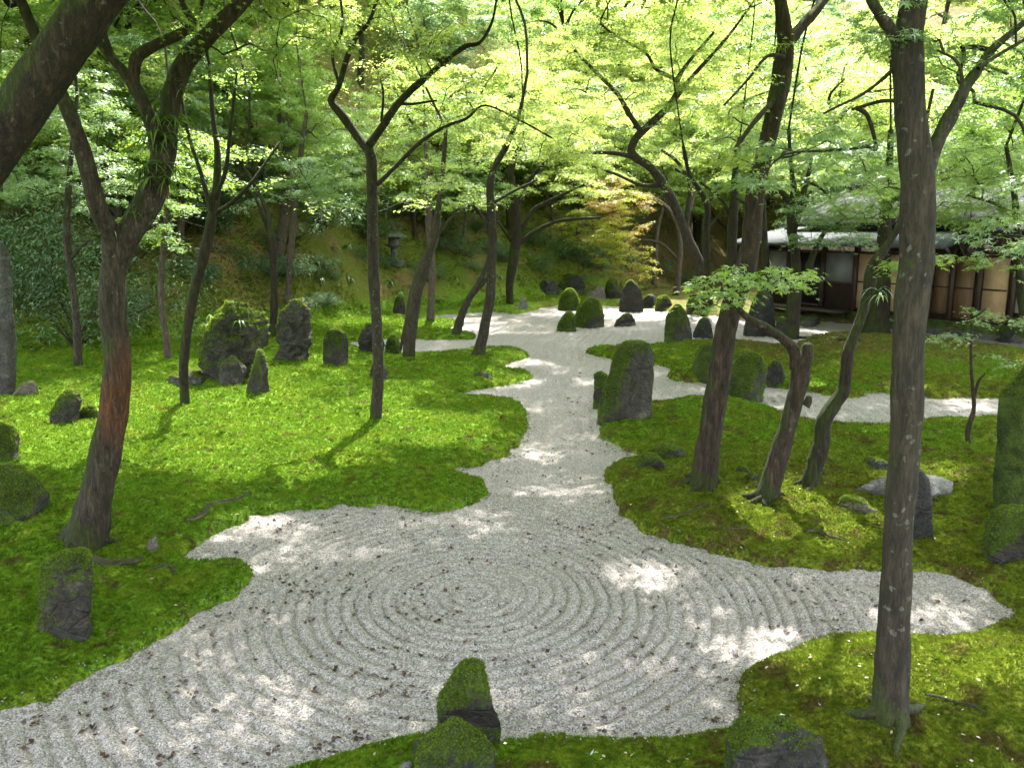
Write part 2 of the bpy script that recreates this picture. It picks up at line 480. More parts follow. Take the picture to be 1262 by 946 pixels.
# ------------------------------------------------------------------ garden outlines (traced on the ground plane)
SHORE = [(-140,940),(0,885),(60,865),(130,830),(200,788),(250,762),(268,745),(300,730),(316,714),(311,701),(290,694),(258,695),(238,691),(236,681),(262,660),(300,645),(330,633),(400,626),(450,623),(500,628),(525,634),(560,629),(590,619),(606,605),(600,595),(570,588),(553,582),(575,577),(600,573),(630,561),(648,546),(653,525),(650,505),(638,495),(590,491),(540,493),(560,487),(600,480),(640,473),(659,467),(655,460),(630,459),(612,456),(630,448),(654,441),(650,436),(620,434),(580,434),(540,437),(500,440),(460,437),(425,427),(440,421),(490,418),(540,420),(590,419),(585,412),(550,411),(520,407),(545,405),(575,402),(570,398),(530,396),(505,394),(520,390),(552,388),(600,385),(617,385),(630,388),(651,386),(668,380),(690,376),(765,377),(800,379),(822,385),(880,390),(940,395),(1000,396),(1060,400),(1150,404),(1262,418),(1340,428),(1340,448),(1240,431),(1150,418),(1060,416),(1000,414),(978,429),(930,424),(880,421),(830,424),(790,428),(740,429),(716,434),(740,441),(775,445),(808,450),(830,457),(818,465),(845,473),(880,471),(930,478),(960,478),(1000,486),(1050,491),(1066,488),(1080,484),(1130,487),(1155,492),(1170,490),(1215,490),(1240,494),(1300,500),(1300,520),(1232,516),(1190,520),(1140,520),(1096,526),(1028,526),(988,520),(930,498),(870,497),(830,497),(800,502),(770,500),(745,496),(735,502),(744,515),(737,530),(742,545),(765,555),(784,564),(780,569),(760,572),(745,580),(745,600),(755,625),(775,648),(800,660),(840,672),(880,685),(930,697),(990,704),(1060,706),(1120,708),(1160,712),(1200,722),(1238,742),(1254,757),(1244,767),(1207,783),(1160,790),(1110,786),(1075,785),(1045,785),(1000,793),(950,808),(915,830),(900,850),(905,870),(912,885),(900,898),(850,908),(800,914),(700,913),(640,913),(600,911),(520,905),(470,915),(420,930),(370,945),(330,965),(250,1020),(-140,1020)]
poly = np.array([flat(*p)[:2] for p in SHORE])
for _ in range(2):
    a, b = poly, np.roll(poly, -1, 0)
    poly = np.stack([a * 0.75 + b * 0.25, a * 0.25 + b * 0.75], 1).reshape(-1, 2)

RX0, RX1, RY0, RY1, RS = -17.0, 19.0, 1.0, 38.0, 0.05
gx = np.arange(RX0, RX1 + RS, RS); gy = np.arange(RY0, RY1 + RS, RS)
def _sdf():
    out = np.zeros((len(gy), len(gx)), np.float32)
    a = poly; b = np.roll(poly, -1, 0); e = b - a
    ee = (e ** 2).sum(1) + 1e-12
    for j0 in range(0, len(gy), 20):
        Y, X = np.meshgrid(gy[j0:j0 + 20], gx, indexing='ij')
        P = np.stack([X.ravel(), Y.ravel()], -1).astype(np.float32)
        best = np.full(len(P), 1e9, np.float32); ins = np.zeros(len(P), bool)
        for k in range(len(a)):
            w0 = P[:, 0] - a[k, 0]; w1 = P[:, 1] - a[k, 1]
            tt = np.clip((w0 * e[k, 0] + w1 * e[k, 1]) / ee[k], 0, 1)
            d = (w0 - tt * e[k, 0]) ** 2 + (w1 - tt * e[k, 1]) ** 2
            np.minimum(best, d, out=best)
            c = (a[k, 1] > P[:, 1]) != (b[k, 1] > P[:, 1])
            if c.any():
                xi = a[k, 0] + (P[:, 1] - a[k, 1]) * (e[k, 0] / (e[k, 1] if abs(e[k, 1]) > 1e-9 else 1e-9))
                ins ^= c & (P[:, 0] < xi)
        s = np.sqrt(best); s[ins] *= -1
        out[j0:j0 + 20] = s.reshape(Y.shape)
    return out
SDF = _sdf()
def sdf(x, y):
    fx = np.clip((x - RX0) / RS, 0, len(gx) - 1.001); fy = np.clip((y - RY0) / RS, 0, len(gy) - 1.001)
    ix = fx.astype(int); iy = fy.astype(int); tx = fx - ix; ty = fy - iy
    s = (SDF[iy, ix] * (1 - tx) + SDF[iy, ix + 1] * tx) * (1 - ty) + (SDF[iy + 1, ix] * (1 - tx) + SDF[iy + 1, ix + 1] * tx) * ty
    outside = (x < RX0) | (x > RX1) | (y < RY0) | (y > RY1)
    return np.where(outside, 3.0, s)

FOOTX = [-60,-30,-16,-11.3,-8.8,-6.6,-5.3,-3,-0.9,1.9,5,9,14,60]
FOOTY = [10,13,16.5,18.4,18.8,22,25,28,29.5,32.5,35,43,47,50]
def height(x, y, fine=True):
    x = np.asarray(x, float); y = np.asarray(y, float)
    s = sdf(x, y)
    s = s + 0.05 * n2(x, y, 0.22, 3) + 0.025 * n2(x, y, 0.07, 4)
    m = sstep(-0.02, 0.09, s)
    h = -0.10 + m * (0.185 + 0.07 * sstep(0.05, 0.7, s))
    und = 0.075 * n2(x, y, 1.5, 5) + 0.035 * n2(x, y, 0.5, 6)
    if fine:
        und = und + 0.042 * n2(x, y, 0.19, 7) + 0.026 * n2(x, y, 0.085, 8)
    h = h + und * sstep(0.0, 0.35, s)
    foot = np.interp(x, FOOTX, FOOTY)
    d = np.maximum(0, y - foot + 0.8 * n2(x, y, 4.0, 9))
    hill = 0.62 * (np.sqrt(d * d + 1.2) - 1.095)
    hill = np.where(d > 24, hill - 0.12 * (d - 24), hill)
    hill = hill + sstep(0.5, 4, d) * (0.35 * n2(x, y, 2.6, 10) + 0.16 * n2(x, y, 0.8, 11) + 0.07 * n2(x, y, 0.33, 12))
    return h + hill

def ground(px, py):
    """first point of the modelled ground seen through a pixel of the reference frame"""
    d = ray(px, py)
    ts = np.linspace(2.5, 70, 2400)
    P = EYE + d[None, :] * ts[:, None]
    below = P[:, 2] <= np.maximum(height(P[:, 0], P[:, 1], False), 0.0)
    k = int(np.argmax(below)) if below.any() else len(ts) - 1
    return P[k]

def zat(x, y):
    return float(max(height(np.array([x]), np.array([y]), False)[0], 0.0))

# ------------------------------------------------------------------ ground sheets
def polar(th0, th1, nth, d0, d1, ratio):
    th = np.linspace(R(th0), R(th1), nth)
    nr = int(math.log(d1 / d0) / math.log(ratio)) + 1
    d = d0 * ratio ** np.arange(nr)
    D, T = np.meshgrid(d, th, indexing='ij')
    i = np.arange((nr - 1) * nth).reshape(nr - 1, nth)[:, :-1].ravel()
    Q = np.stack([i, i + 1, i + nth + 1, i + nth], -1)
    return (D * np.sin(T)).ravel(), (D * np.cos(T)).ravel(), Q

x, y, Q = polar(-54, 54, 820, 1.6, 130, 1.0062)
moss_o = obj_np('moss_ground', np.stack([x, y, height(x, y)], -1), [Q[:, ::-1][:, ::-1]], M['moss'], smooth=True)
tag(moss_o, kind='structure')
# distant ground all round, below the garden level
a = np.linspace(0, 2 * math.pi, 49)[:-1]
Vb = np.concatenate([[[0, 0, -0.6]], np.stack([600 * np.cos(a), 600 * np.sin(a), np.full(48, -0.6)], -1)])
Tb = [[0, i + 1, (i + 1) % 48 + 1] for i in range(48)]
tag(obj_np('ground', Vb, [np.array(Tb)], M['moss']), kind='structure')

RC = flat(581, 729)[:2]
CHX = [flat(px, py)[:2] for px, py in [(700,640),(700,560),(690,500),(690,450),(700,420),(720,395),(740,380)]]
CHY = [p[1] for p in CHX]; CHXX = [p[0] for p in CHX]
def gravel_h(x, y):
    r = np.sqrt((x - RC[0]) ** 2 + ((y - RC[1]) * 0.93) ** 2)
    th = np.arctan2(y - RC[1], x - RC[0])
    w = 0.007 * n2(x, y, 0.35, 21) + 0.022 * n2(x, y, 1.1, 27)
    ring = 2 * np.abs(np.sin((r + w - 0.108 * th / (2 * math.pi)) * math.pi / 0.108)) ** 0.8 - 1.25
    lat = x - np.interp(y, CHY, CHXX)
    lanes = np.cos((lat + 0.06 * np.sin(y * 1.3) + w) * 2 * math.pi / 0.2)
    k = sstep(RC[1] + 2.2, RC[1] + 3.3, y - 0.25 * np.abs(x - RC[0]))
    fade = 0.78 + 0.3 * n2(x, y, 0.7, 24)
    ridge = (1 - k) * ring * (0.0185 - 0.009 * sstep(1.9, 3.6, r)) + k * lanes * 0.011
    z = ridge * fade * sstep(0.0, 0.22, -sdf(x, y)) + 0.006 * n2(x, y, 0.06, 22) + 0.008 * n2(x, y, 0.028, 25) + 0.016 * n2(x, y, 0.45, 23)
    return z
x, y, Q = polar(-44, 44, 980, 2.4, 36, 1.0042)
s = sdf(x, y)
keep = (s < 0.14)
Q = Q[keep[Q].all(1)]
used = np.unique(Q); remap = np.full(len(x), -1); remap[used] = np.arange(len(used))
gz = gravel_h(x[used], y[used])
grav = obj_np('gravel', np.stack([x[used], y[used], gz - 0.02 + 0.03 * sstep(-0.12, 0.1, s[used])], -1), [remap[Q]], M['gravel'], smooth=True)
tag(grav, kind='structure')

# ------------------------------------------------------------------ moss blades (one uncountable mass)
def moss_tufts(N):
    lo, hi = math.log(3.2), math.log(27)
    d = np.exp(rng.uniform(lo, hi, N)); th = R(42) * rng.uniform(-1, 1, N)
    x = d * np.sin(th); y = d * np.cos(th)
    s = sdf(x, y); k = s > -0.01
    x, y, d = x[k], y[k], d[k]
    z = height(x, y)
    n = len(x)
    size = 0.0125 * (d / 4.5) ** 0.75 * rng.uniform(0.6, 1.45, n)
    V = np.zeros((n, 4, 3, 3)); ang0 = rng.uniform(0, 6.28, n)
    for b in range(4):
        a = ang0 + b * 1.57 + rng.uniform(-.4, .4, n)
        lean = rng.uniform(0.35, 1.1, n); w = 0.30
        ca, sa = np.cos(a), np.sin(a)
        V[:, b, 0] = np.stack([x - sa * size * w, y + ca * size * w, z - size * 0.25], -1)
        V[:, b, 1] = np.stack([x + sa * size * w, y - ca * size * w, z - size * 0.25], -1)
        V[:, b, 2] = np.stack([x + ca * size * lean, y + sa * size * lean, z + size * rng.uniform(.6, 1.15, n)], -1)
    V = V.reshape(-1, 3)
    o = obj_np('moss', V, [np.arange(len(V)).reshape(-1, 3)], M['tuft'])
    tag(o, 'short green haircap moss covering the garden beds', 'moss', kind='stuff')
moss_tufts(560000)
def extra_tufts(N, name, label, d0, d1, sel, sz):
    d = np.exp(rng.uniform(math.log(d0), math.log(d1), N)); th = R(37) * rng.uniform(-1, 1, N)
    x = d * np.sin(th); y = d * np.cos(th)
    k = sel(x, y); x, y, d = x[k], y[k], d[k]
    z = height(x, y); n = len(x)
    size = sz * (d / 5) ** 0.8 * rng.uniform(.5, 1.5, n)
    V, F, r = leaves_mesh(np.stack([x, y, np.maximum(z, -0.02) + size * .25], -1), rng.uniform(0, 6.28, n), rng.uniform(.3, 1.4, n), rng.uniform(0, 6.28, n), size, 'tri')
    tag(obj_np(name, V, [F], M['tuft']), label, 'moss', kind='stuff')

# ------------------------------------------------------------------ dead leaves on gravel and moss
def litter():
    pts = []
    n = 5000
    d = np.exp(rng.uniform(math.log(3.4), math.log(17), n)); th = R(36) * rng.uniform(-1, 1, n)
    x = d * np.sin(th); y = d * np.cos(th)
    z = gravel_h(x, y)
    keep = (sdf(x, y) < -0.03) & (z < 0.004 + 0.02 * rng.random(n) * (rng.random(n) < .25)) & (vnoise(np.stack([x * 1.3, y * 1.3, x * 0], -1), 31) + rng.uniform(-.9, .9, n) > -0.1)
    x, y = x[keep], y[keep]
    x = np.concatenate([x, x + rng.normal(0, .025, len(x))]); y = np.concatenate([y, y + rng.normal(0, .025, len(y))])
    z = gravel_h(x, y) - 0.02 + 0.009
    return x, y, z
STAR = None
def leaf_template(kind):
    if kind == 'star':
        V = [(0, 0, 0)]; F = []
        for an, L in ((-112, .62), (-56, .86), (0, 1.0), (56, .86), (112, .62)):
            a = R(an); ca, sa = math.cos(a), math.sin(a)
            i = len(V)
            for u, v, zz in ((0.42, 0.135, 0.02), (1.0, 0, -0.12), (0.42, -0.135, 0.02)):
                V.append((L * (u * ca - v * sa) * .56, L * (u * sa + v * ca) * .56, zz * .5))
            F.append((0, i + 2, i + 1, i))
        return np.array(V, float), np.array(F)
    if kind == 'tri':
        V = [(0, 0, 0)]; F = []
        for an, L in ((-80, .8), (0, 1.0), (80, .8)):
            a = R(an); ca, sa = math.cos(a), math.sin(a)
            i = len(V)
            for u, v, zz in ((0.45, 0.2, 0.02), (1.0, 0, -0.12), (0.45, -0.2, 0.02)):
                V.append((L * (u * ca - v * sa) * .56, L * (u * sa + v * ca) * .56, zz * .5))
            F.append((0, i + 2, i + 1, i))
        return np.array(V, float), np.array(F)
    if kind == 'long':
        V = [(0, 0, 0), (.45, .12, .03), (1, 0, -.12), (.45, -.12, .03)]
        return np.array(V, float), np.array([(0, 3, 2, 1)])
    V = [(-.5, 0, 0), (0, .33, .03), (.5, 0, -.06), (0, -.33, .03)]
    return np.array(V, float), np.array([(0, 3, 2, 1)])
TPL = {k: leaf_template(k) for k in ('star', 'tri', 'long', 'rhomb')}

def leaves_mesh(P, yaw, tilt, tiltdir, size, kind):
    """P (n,3); leaf plane tilted by tilt about a horizontal axis"""
    TV, TF = TPL[kind]
    n = len(P); k = len(TV)
    c, s_ = np.cos(yaw), np.sin(yaw)
    lx = TV[None, :, 0] * c[:, None] - TV[None, :, 1] * s_[:, None]
    ly = TV[None, :, 0] * s_[:, None] + TV[None, :, 1] * c[:, None]
    lz = np.repeat(TV[None, :, 2], n, 0)
    # rodrigues about horizontal axis a=(cos td, sin td, 0)
    ax, ay = np.cos(tiltdir)[:, None], np.sin(tiltdir)[:, None]
    ct, st = np.cos(tilt)[:, None], np.sin(tilt)[:, None]
    dot = (ax * lx + ay * ly) * (1 - ct)
    rx = lx * ct + (ay * lz) * st + ax * dot
    ry = ly * ct - (ax * lz) * st + ay * dot
    rz = lz * ct + (ax * ly - ay * lx) * st
    V = np.stack([rx, ry, rz], -1) * size[:, None, None] + P[:, None, :]
    F = (TF[None] + (np.arange(n) * k)[:, None, None]).reshape(-1, TF.shape[1])
    rnd = np.repeat(rng.random(n), len(TF))
    return V.reshape(-1, 3), F, rnd

def scatter_obj(name, P, size, kind, mat, tiltmax, label, cat, kindprop='stuff'):
    n = len(P)
    V, F, r = leaves_mesh(P, rng.uniform(0, 6.28, n), rng.uniform(0, tiltmax, n), rng.uniform(0, 6.28, n), size, kind)
    o = obj_np(name, V, [F], mat, rnd=r)
    return tag(o, label, cat, kind=kindprop)
x, y, z = litter()
P = np.stack([x, y, z], -1)
scatter_obj('fallen_leaves', P, rng.uniform(.02, .05, len(P)), 'rhomb', M['deadleaf'], 1.0, 'small dark dead leaves caught in the raked furrows', 'fallen leaves')
n = 2600
d = np.exp(rng.uniform(math.log(3.4), math.log(15), n)); th = R(36) * rng.uniform(-1, 1, n)
x = d * np.sin(th); y = d * np.cos(th)
keep = (sdf(x, y) > 0.03) & ((x > 0.3) | (rng.random(n) < .12)) & (n2(x, y, 0.8, 33) + rng.uniform(-.6, .6, n) > 0.05)
x, y = x[keep], y[keep]
P = np.stack([x, y, height(x, y) + 0.014], -1)
scatter_obj('leaf_litter', P, rng.uniform(.012, .034, len(P)), 'rhomb', M['paleleaf'], .8, 'pale bleached leaf scraps scattered over the moss', 'leaf litter')

extra_tufts(420000, 'moss_fringe', 'ragged fringe of moss along the gravel shore', 3.4, 16, lambda x, y: (np.abs(sdf(x, y) - .015) < .035), .022)
extra_tufts(120000, 'slope_moss', 'rough tufted moss and low growth on the back slope', 17, 45, lambda x, y: (y > np.interp(x, FOOTX, FOOTY) - .5) & (n2(x, y, .9, 51) > -.25), .035)
nb = 60000
d = np.exp(rng.uniform(math.log(3.4), math.log(13), nb)); th = R(37) * rng.uniform(-1, 1, nb)
x = d * np.sin(th); y = d * np.cos(th); sd = sdf(x, y)
k = (sd > -.05) & (sd < .16) & (rng.random(nb) < np.exp(-np.abs(sd - .02) / .045))
x, y = x[k], y[k]
PB = np.stack([x, y, np.maximum(height(x, y), -.012) + .006], -1)
V, F, r = leaves_mesh(PB, rng.uniform(0, 6.28, len(x)), rng.uniform(0, .5, len(x)), rng.uniform(0, 6.28, len(x)), rng.uniform(.010, .022, len(x)), 'rhomb')
ntop = len(V)
Vb_ = V.reshape(-1, 4, 3).copy(); cb_ = Vb_.mean(1); apex = cb_ + np.array([0, 0, .007])
VV = np.concatenate([V, apex]); q = np.arange(len(cb_))
TT = np.concatenate([np.stack([q * 4 + (m + 1) % 4, q * 4 + m, ntop + q], -1) for m in range(4)])
TT = TT[:, ::-1]
tag(obj_np('stray_pebbles', VV, [TT], M['gravel']), 'stray gravel pebbles spilled along the moss edge', 'pebbles', kind='stuff')

# ------------------------------------------------------------------ sun patches wanted on the ground; leaves are cut away above them
LIT = [(120,560,150,42,1),(330,585,150,36,1),(430,545,130,30,1),(60,500,90,30,.9),(250,470,90,18,.7),(560,545,70,24,.9),(330,470,120,22,.6),(320,655,75,17,.8),(470,690,60,14,.6),(300,708,32,10,.75),
       (775,700,55,24,.62),(640,604,60,9,.5),(715,600,30,8,.7),(560,642,90,8,.55),(950,785,50,18,1),(980,830,70,26,1),(1170,750,70,22,.5),(1190,835,110,60,1),(1060,880,110,34,.9),(930,685,55,12,.9),
       (290,850,80,26,.4),(545,862,110,20,.4),(850,815,60,14,.5),(150,905,110,18,.4),(1130,608,70,14,1),(640,446,40,7,.8),(590,470,70,10,.9),(660,560,20,12,.6),(60,800,40,24,.8),(240,800,60,18,.3),(880,350,20,6,1),(250,330,90,60,.6),(420,400,60,10,.6)]
LIT += [(140,520,190,70,.9),(330,560,160,60,.85),(420,500,110,30,.7)]
LITW = []
for (px, py, rx, ry, st) in LIT:
    c = flat(px, py); ex = flat(px + rx, py); ty = flat(px, py - ry); by = flat(px, py + ry)
    LITW.append((c[0], (ty[1] + by[1]) / 2, abs(ex[0] - c[0]), abs(ty[1] - by[1]) / 2, st))
_sp = at(958, 338, 9.0); _sp = _sp - SUNV * (_sp[2] / SUNV[2])
LITW.append((_sp[0], _sp[1], .75, .8, 1.0))
def sunlit(P):
    g = P - SUNV[None] * (P[:, 2] / SUNV[2])[:, None]
    x = g[:, 0] + 0.25 * n2(g[:, 0], g[:, 1], 0.5, 41); y = g[:, 1] + 0.3 * n2(g[:, 0], g[:, 1], 0.6, 42)
    out = np.zeros(len(P))
    for (cx, cyy, rx, ry, st) in LITW:
        q = np.sqrt(((x - cx) / rx) ** 2 + ((y - cyy) / ry) ** 2)
        out = np.maximum(out, st * (1 - sstep(0.75, 1.2, q)))
    q = np.sqrt(((g[:, 0] - RC[0] - .15) / 1.0) ** 2 + ((g[:, 1] - RC[1]) / .8) ** 2)
    return out * sstep(.8, 1.15, q)  # leaves stay whole over the ring centre to keep it in shade

# ------------------------------------------------------------------ trees
def catmull(P, n):
    P = np.asarray(P, float)
    Q = np.concatenate([[2 * P[0] - P[1]], P, [2 * P[-1] - P[-2]]])
    out = []
    for i in range(1, len(Q) - 2):
        p0, p1, p2, p3 = Q[i - 1], Q[i], Q[i + 1], Q[i + 2]
        for t in np.linspace(0, 1, n, endpoint=False):
            out.append(0.5 * ((2 * p1) + (-p0 + p2) * t + (2 * p0 - 5 * p1 + 4 * p2 - p3) * t * t + (-p0 + 3 * p1 - 3 * p2 + p3) * t ** 3))
    out.append(P[-1])
    return np.array(out)

def tube(acc, P, rad, sides=14, lump=0.16, seed=1, flare=0.0, cap=True):
    P = np.asarray(P, float); rad = np.asarray(rad, float)
    T = np.gradient(P, axis=0); T /= np.linalg.norm(T, axis=1)[:, None] + 1e-9
    u = np.cross(T[0], [0.3, 1, 0.1]); u /= np.linalg.norm(u)
    th = np.linspace(0, 2 * math.pi, sides, endpoint=False)
    V = np.zeros((len(P), sides, 3))
    for i in range(len(P)):
        u = u - T[i] * np.dot(u, T[i]); u /= np.linalg.norm(u) + 1e-9
        v = np.cross(T[i], u)
        V[i] = np.cos(th)[:, None] * u + np.sin(th)[:, None] * v
    r = rad[:, None] * np.ones((1, sides))
    if flare > 0:
        hgt = np.linalg.norm(P - P[0], axis=1)
        ph = seed * 1.7
        lob = 0.55 + 0.45 * np.cos(th * 3 + ph) + 0.3 * np.cos(th * 5 + 2 * ph)
        r = r * (1 + flare * np.exp(-hgt / (rad[0] * 1.3))[:, None] * np.maximum(0.1, lob)[None])
    if lump > 0:
        W = P[:, None] + V * rad[:, None, None]
        sc = max(0.02, float(rad.mean()))
        r = r * (1 + lump * vnoise(W / (sc * 2.6), seed) + 0.5 * lump * vnoise(W / (sc * 1.0), seed + 1))
    V = P[:, None] + V * r[..., None]
    n = len(P)
    i = np.arange((n - 1) * sides).reshape(n - 1, sides)
    j = np.roll(i, -1, 1)
    Q = np.stack([i, j, j + sides, i + sides], -1).reshape(-1, 4)
    acc.add(V.reshape(-1, 3), Q=Q)
    if cap:
        b = acc.n - sides
        c = acc.n
        acc.V.append(P[-1:] + T[-1:] * rad[-1] * 0.5); acc.n += 1
        acc.T.append(np.array([[b + k, b + (k + 1) % sides, c] for k in range(sides)]))

def limb_points(spec, D0, base=None):
    """spec: (px, py, width_px[, extra depth]) -> points and radii"""
    P, r = [], []
    for k, q in enumerate(spec):
        D = D0 + (q[3] if len(q) > 3 else 0)
        p = at(q[0], q[1], D) if not (k == 0 and base is not None) else np.array(base)
        P.append(p); r.append(q[2] / FPX * float(np.dot(p - EYE, FW)) / 2 * .87)
    return np.array(P), np.array(r)

def grow_twigs(acc, nodes, sprays, rmax=0.03):
    """joins every spray centre to the nearest wood so far"""
    if not len(sprays): return
    N = [np.array(p) for p in nodes]; parent = [-1] * len(N)
    NA = np.array(N)
    dist = np.array([np.min(np.linalg.norm(NA - s, axis=1)) for s in sprays])
    order = np.argsort(dist)
    child = {}
    edges = []
    for k in order:
        s = sprays[k]
        A = np.array(N)
        dv = s - A
        dd = np.linalg.norm(dv, axis=1) + 0.35 * np.maximum(0, A[:, 2] - s[2])
        j = int(np.argmin(dd))
        a = N[j]; L = np.linalg.norm(s - a)
        mid1 = a + (s - a) * 0.4 + np.array([0, 0, 0.10 * L]) + rng.normal(0, .05 * L, 3)
        mid2 = a + (s - a) * 0.72 + np.array([0, 0, 0.09 * L]) + rng.normal(0, .04 * L, 3)
        i0 = len(N)
        N += [mid1, mid2, s]; parent += [j, i0, i0 + 1]
        edges.append((j, i0, i0 + 1, i0 + 2))
    cnt = np.zeros(len(N))
    for i in range(len(N) - 1, len(nodes) - 1, -1):
        if (i - len(nodes)) % 3 == 2: cnt[i] += 1
        if parent[i] >= len(nodes): cnt[parent[i]] += cnt[i]
    for (j, a, b, c) in edges:
        P = catmull([N[j], N[a], N[b], N[c]], 3)
        r0 = min(rmax, 0.0045 * max(1, cnt[a]) ** 0.5); r1 = 0.0035 * max(1, cnt[c]) ** 0.45
        tube(acc, P, np.linspace(r0, min(r0, r1), len(P)), 5, 0, cap=False)

def spray_leaves(centres, radius, per, size, kind, droop=0.25, cut=0.0):
    """flat, slightly drooping fans of leaves round each centre"""
    m = len(centres)
    if m == 0: return None
    n = m * per
    ci = np.repeat(np.arange(m), per)
    Rr = radius * rng.uniform(0.65, 1.25, m)[ci]
    q = rng.random(n) ** 0.55; a = rng.uniform(0, 6.283, n)
    # uneven outline: fingers
    ph = rng.uniform(0, 6.28, m)[ci]
    f = 0.72 + 0.28 * np.cos(a * 3 + ph) + 0.15 * np.cos(a * 7 + 2 * ph)
    rr = q * Rr * f
    tx = rng.normal(0, .16, m)[ci]; ty = rng.normal(0, .16, m)[ci]
    dx, dy = rr * np.cos(a), rr * np.sin(a)
    dz = tx * dx + ty * dy - droop * rr * rr / Rr + rng.normal(0, .07, n) * Rr
    P = centres[ci] + np.stack([dx, dy, dz], -1)
    tilt = np.abs(rng.normal(0, .42, n)) + 0.15
    tdir = a + math.pi / 2 + rng.normal(0, .7, n)
    yaw = a + rng.normal(0, .7, n)
    sz = size * rng.uniform(.65, 1.25, n)
    if cut > 0:
        k = rng.random(n) > cut * sunlit(P)
        return P[k], yaw[k], tilt[k], tdir[k], sz[k], kind
    return P, yaw, tilt, tdir, sz, kind

TREES = []   # garden trees: empty, base, wood points, leaf material, bark
def tree(name, label, bark, base_px, trunk, limbs=(), crowns=(), leafmat='maple', group=None, flare=0.7, dD=0.0, sides=14, base=None, roots=0, cat='tree', extra=None, seg=7):
    b = ground(*base_px) if base is None else np.array(base, float)
    e = empty(name, b, label, cat, group)
    acc = Acc()
    D0 = b[1] + dD
    P, r = limb_points([(base_px[0], base_px[1], trunk[0][2])] + list(trunk[1:]), D0, b - np.array([0, 0, 0.02]))
    seed = random.randint(1, 9999)
    wood = []
    Pc = catmull(P, seg); rc = catmull(r[:, None], seg)[:, 0]
    Pc = np.concatenate([[Pc[0] - np.array([0, 0, .18])], Pc]); rc = np.concatenate([[rc[0] * 1.1], rc])
    tube(acc, Pc, rc, sides, 0.13, seed, flare)
    wood.append(Pc[len(Pc) // 3:])
    for L in limbs:
        Pl, rl = limb_points(L, D0)
        Pl2 = catmull(Pl, 6); rl2 = catmull(rl[:, None], 6)[:, 0]
        k = int(np.argmin(np.linalg.norm(Pc - Pl2[0], axis=1)))
        tube(acc, Pl2, rl2, max(7, sides - 4), 0.15, seed + 5, 0)
        wood.append(Pl2[2:])
    for k in range(roots):
        a = k * 6.28 / roots + random.uniform(-.4, .4)
        L = random.uniform(.35, .9) * (0.3 + 2.2 * r[0])
        pts = []
        for t in np.linspace(0, 1, 7):
            xx = b[0] + math.cos(a + .5 * math.sin(3 * t + k)) * (r[0] * .7 + L * t); yy = b[1] + math.sin(a + .5 * math.sin(3 * t + k)) * (r[0] * .7 + L * t)
            pts.append((xx, yy, zat(xx, yy) + (0.07 * (1 - t) ** 2 - 0.045 * t) - .008))
        tube(acc, catmull(pts, 3), np.linspace(r[0] * .32, .008, 19), 8, .25, seed + k, 0)
    W = np.concatenate(wood)
    VL, FL, RL, nl = [], {}, {}, 0
    allspr = []
    parts = []
    for cr in crowns:
        # (px, py, rx, ry, dDepth, depth radius, spray radius, leaf size, leaf kind, density[, keep light gaps 0..1])
        px, py, rx, ry, dd, dr, sr, ls, kind, dens = cr[:10]
        gap = cr[10] if len(cr) > 10 else 0.35
        D = b[1] + dd
        c = at(px, py, D)
        rx_m, rz_m = rx / FPX * D, ry / FPX * D
        n = max(3, int((1.9 if gap < .9 else .8) * dens * (rx_m * max(rz_m, .15) * 3.14) / (sr * sr * 0.75) * (0.6 + dr / 2.2)))
        S = rng.normal(0, 1, (n, 3)); S /= np.linalg.norm(S, axis=1)[:, None]
        S *= (rng.random(n) ** 0.4)[:, None]
        C = c + S * np.array([rx_m, dr, rz_m])
        if b[1] < 15 and gap < .9: gap = max(gap, .65)
        if gap > 0:
            C = C[rng.random(len(C)) > gap * sunlit(C)]
        la = 0.42 if kind != 'rhomb' else .36
        per = int(np.clip(0.62 * 3.14 * sr * sr * .6 / (la * ls * ls * .62), 6, 420))
        parts.append((C, sr, per, ls, kind, (.75 if b[1] < 15 else 0))); allspr.append(C)
    if allspr:
        S = np.concatenate(allspr)
        grow_twigs(acc, W[::2], S)
        byk = {}
        for (C, sr, per, ls, kind, cut) in parts:
            q = spray_leaves(C, sr, per, ls, kind, .25, cut)
            if q is None: continue
            V, F, rr = leaves_mesh(*q)
            VL.append(V); FL.setdefault(F.shape[1], []).append(F + nl); RL.setdefault(F.shape[1], []).append(rr); nl += len(V)
    V, F = acc.arrays()
    obj_np('trunk', V, F, M[bark], e, b, smooth=True)
    if VL:
        V = np.concatenate(VL); F = [np.concatenate(FL[k]) for k in FL]; rr = np.concatenate([np.concatenate(RL[k]) for k in RL])
        obj_np('crown', V, F, M[leafmat], e, b, rnd=rr)
    TREES.append((e, b, W, leafmat, bark))
    return e, b, W

# -- the leaning trunk at the top left, rooted just outside the picture
bL = np.array([-4.7, 4.55, zat(-4.7, 4.55)])
tree('maple_tree', 'thick dark mossy trunk leaning steeply across the upper left corner', 'bark_mossy', (-420, 700),
     [(0,0,84),(-330,590,82),(-200,430,78),(-95,300,75),(-8,178,72),(58,86,68),(118,2,63),(205,-125,54,.2),(300,-330,42,.5)],
     [],
     [(230,-250,240,90,1.0,1.6,.5,.06,'tri',.5,1.0)], base=bL, sides=20, flare=.4)
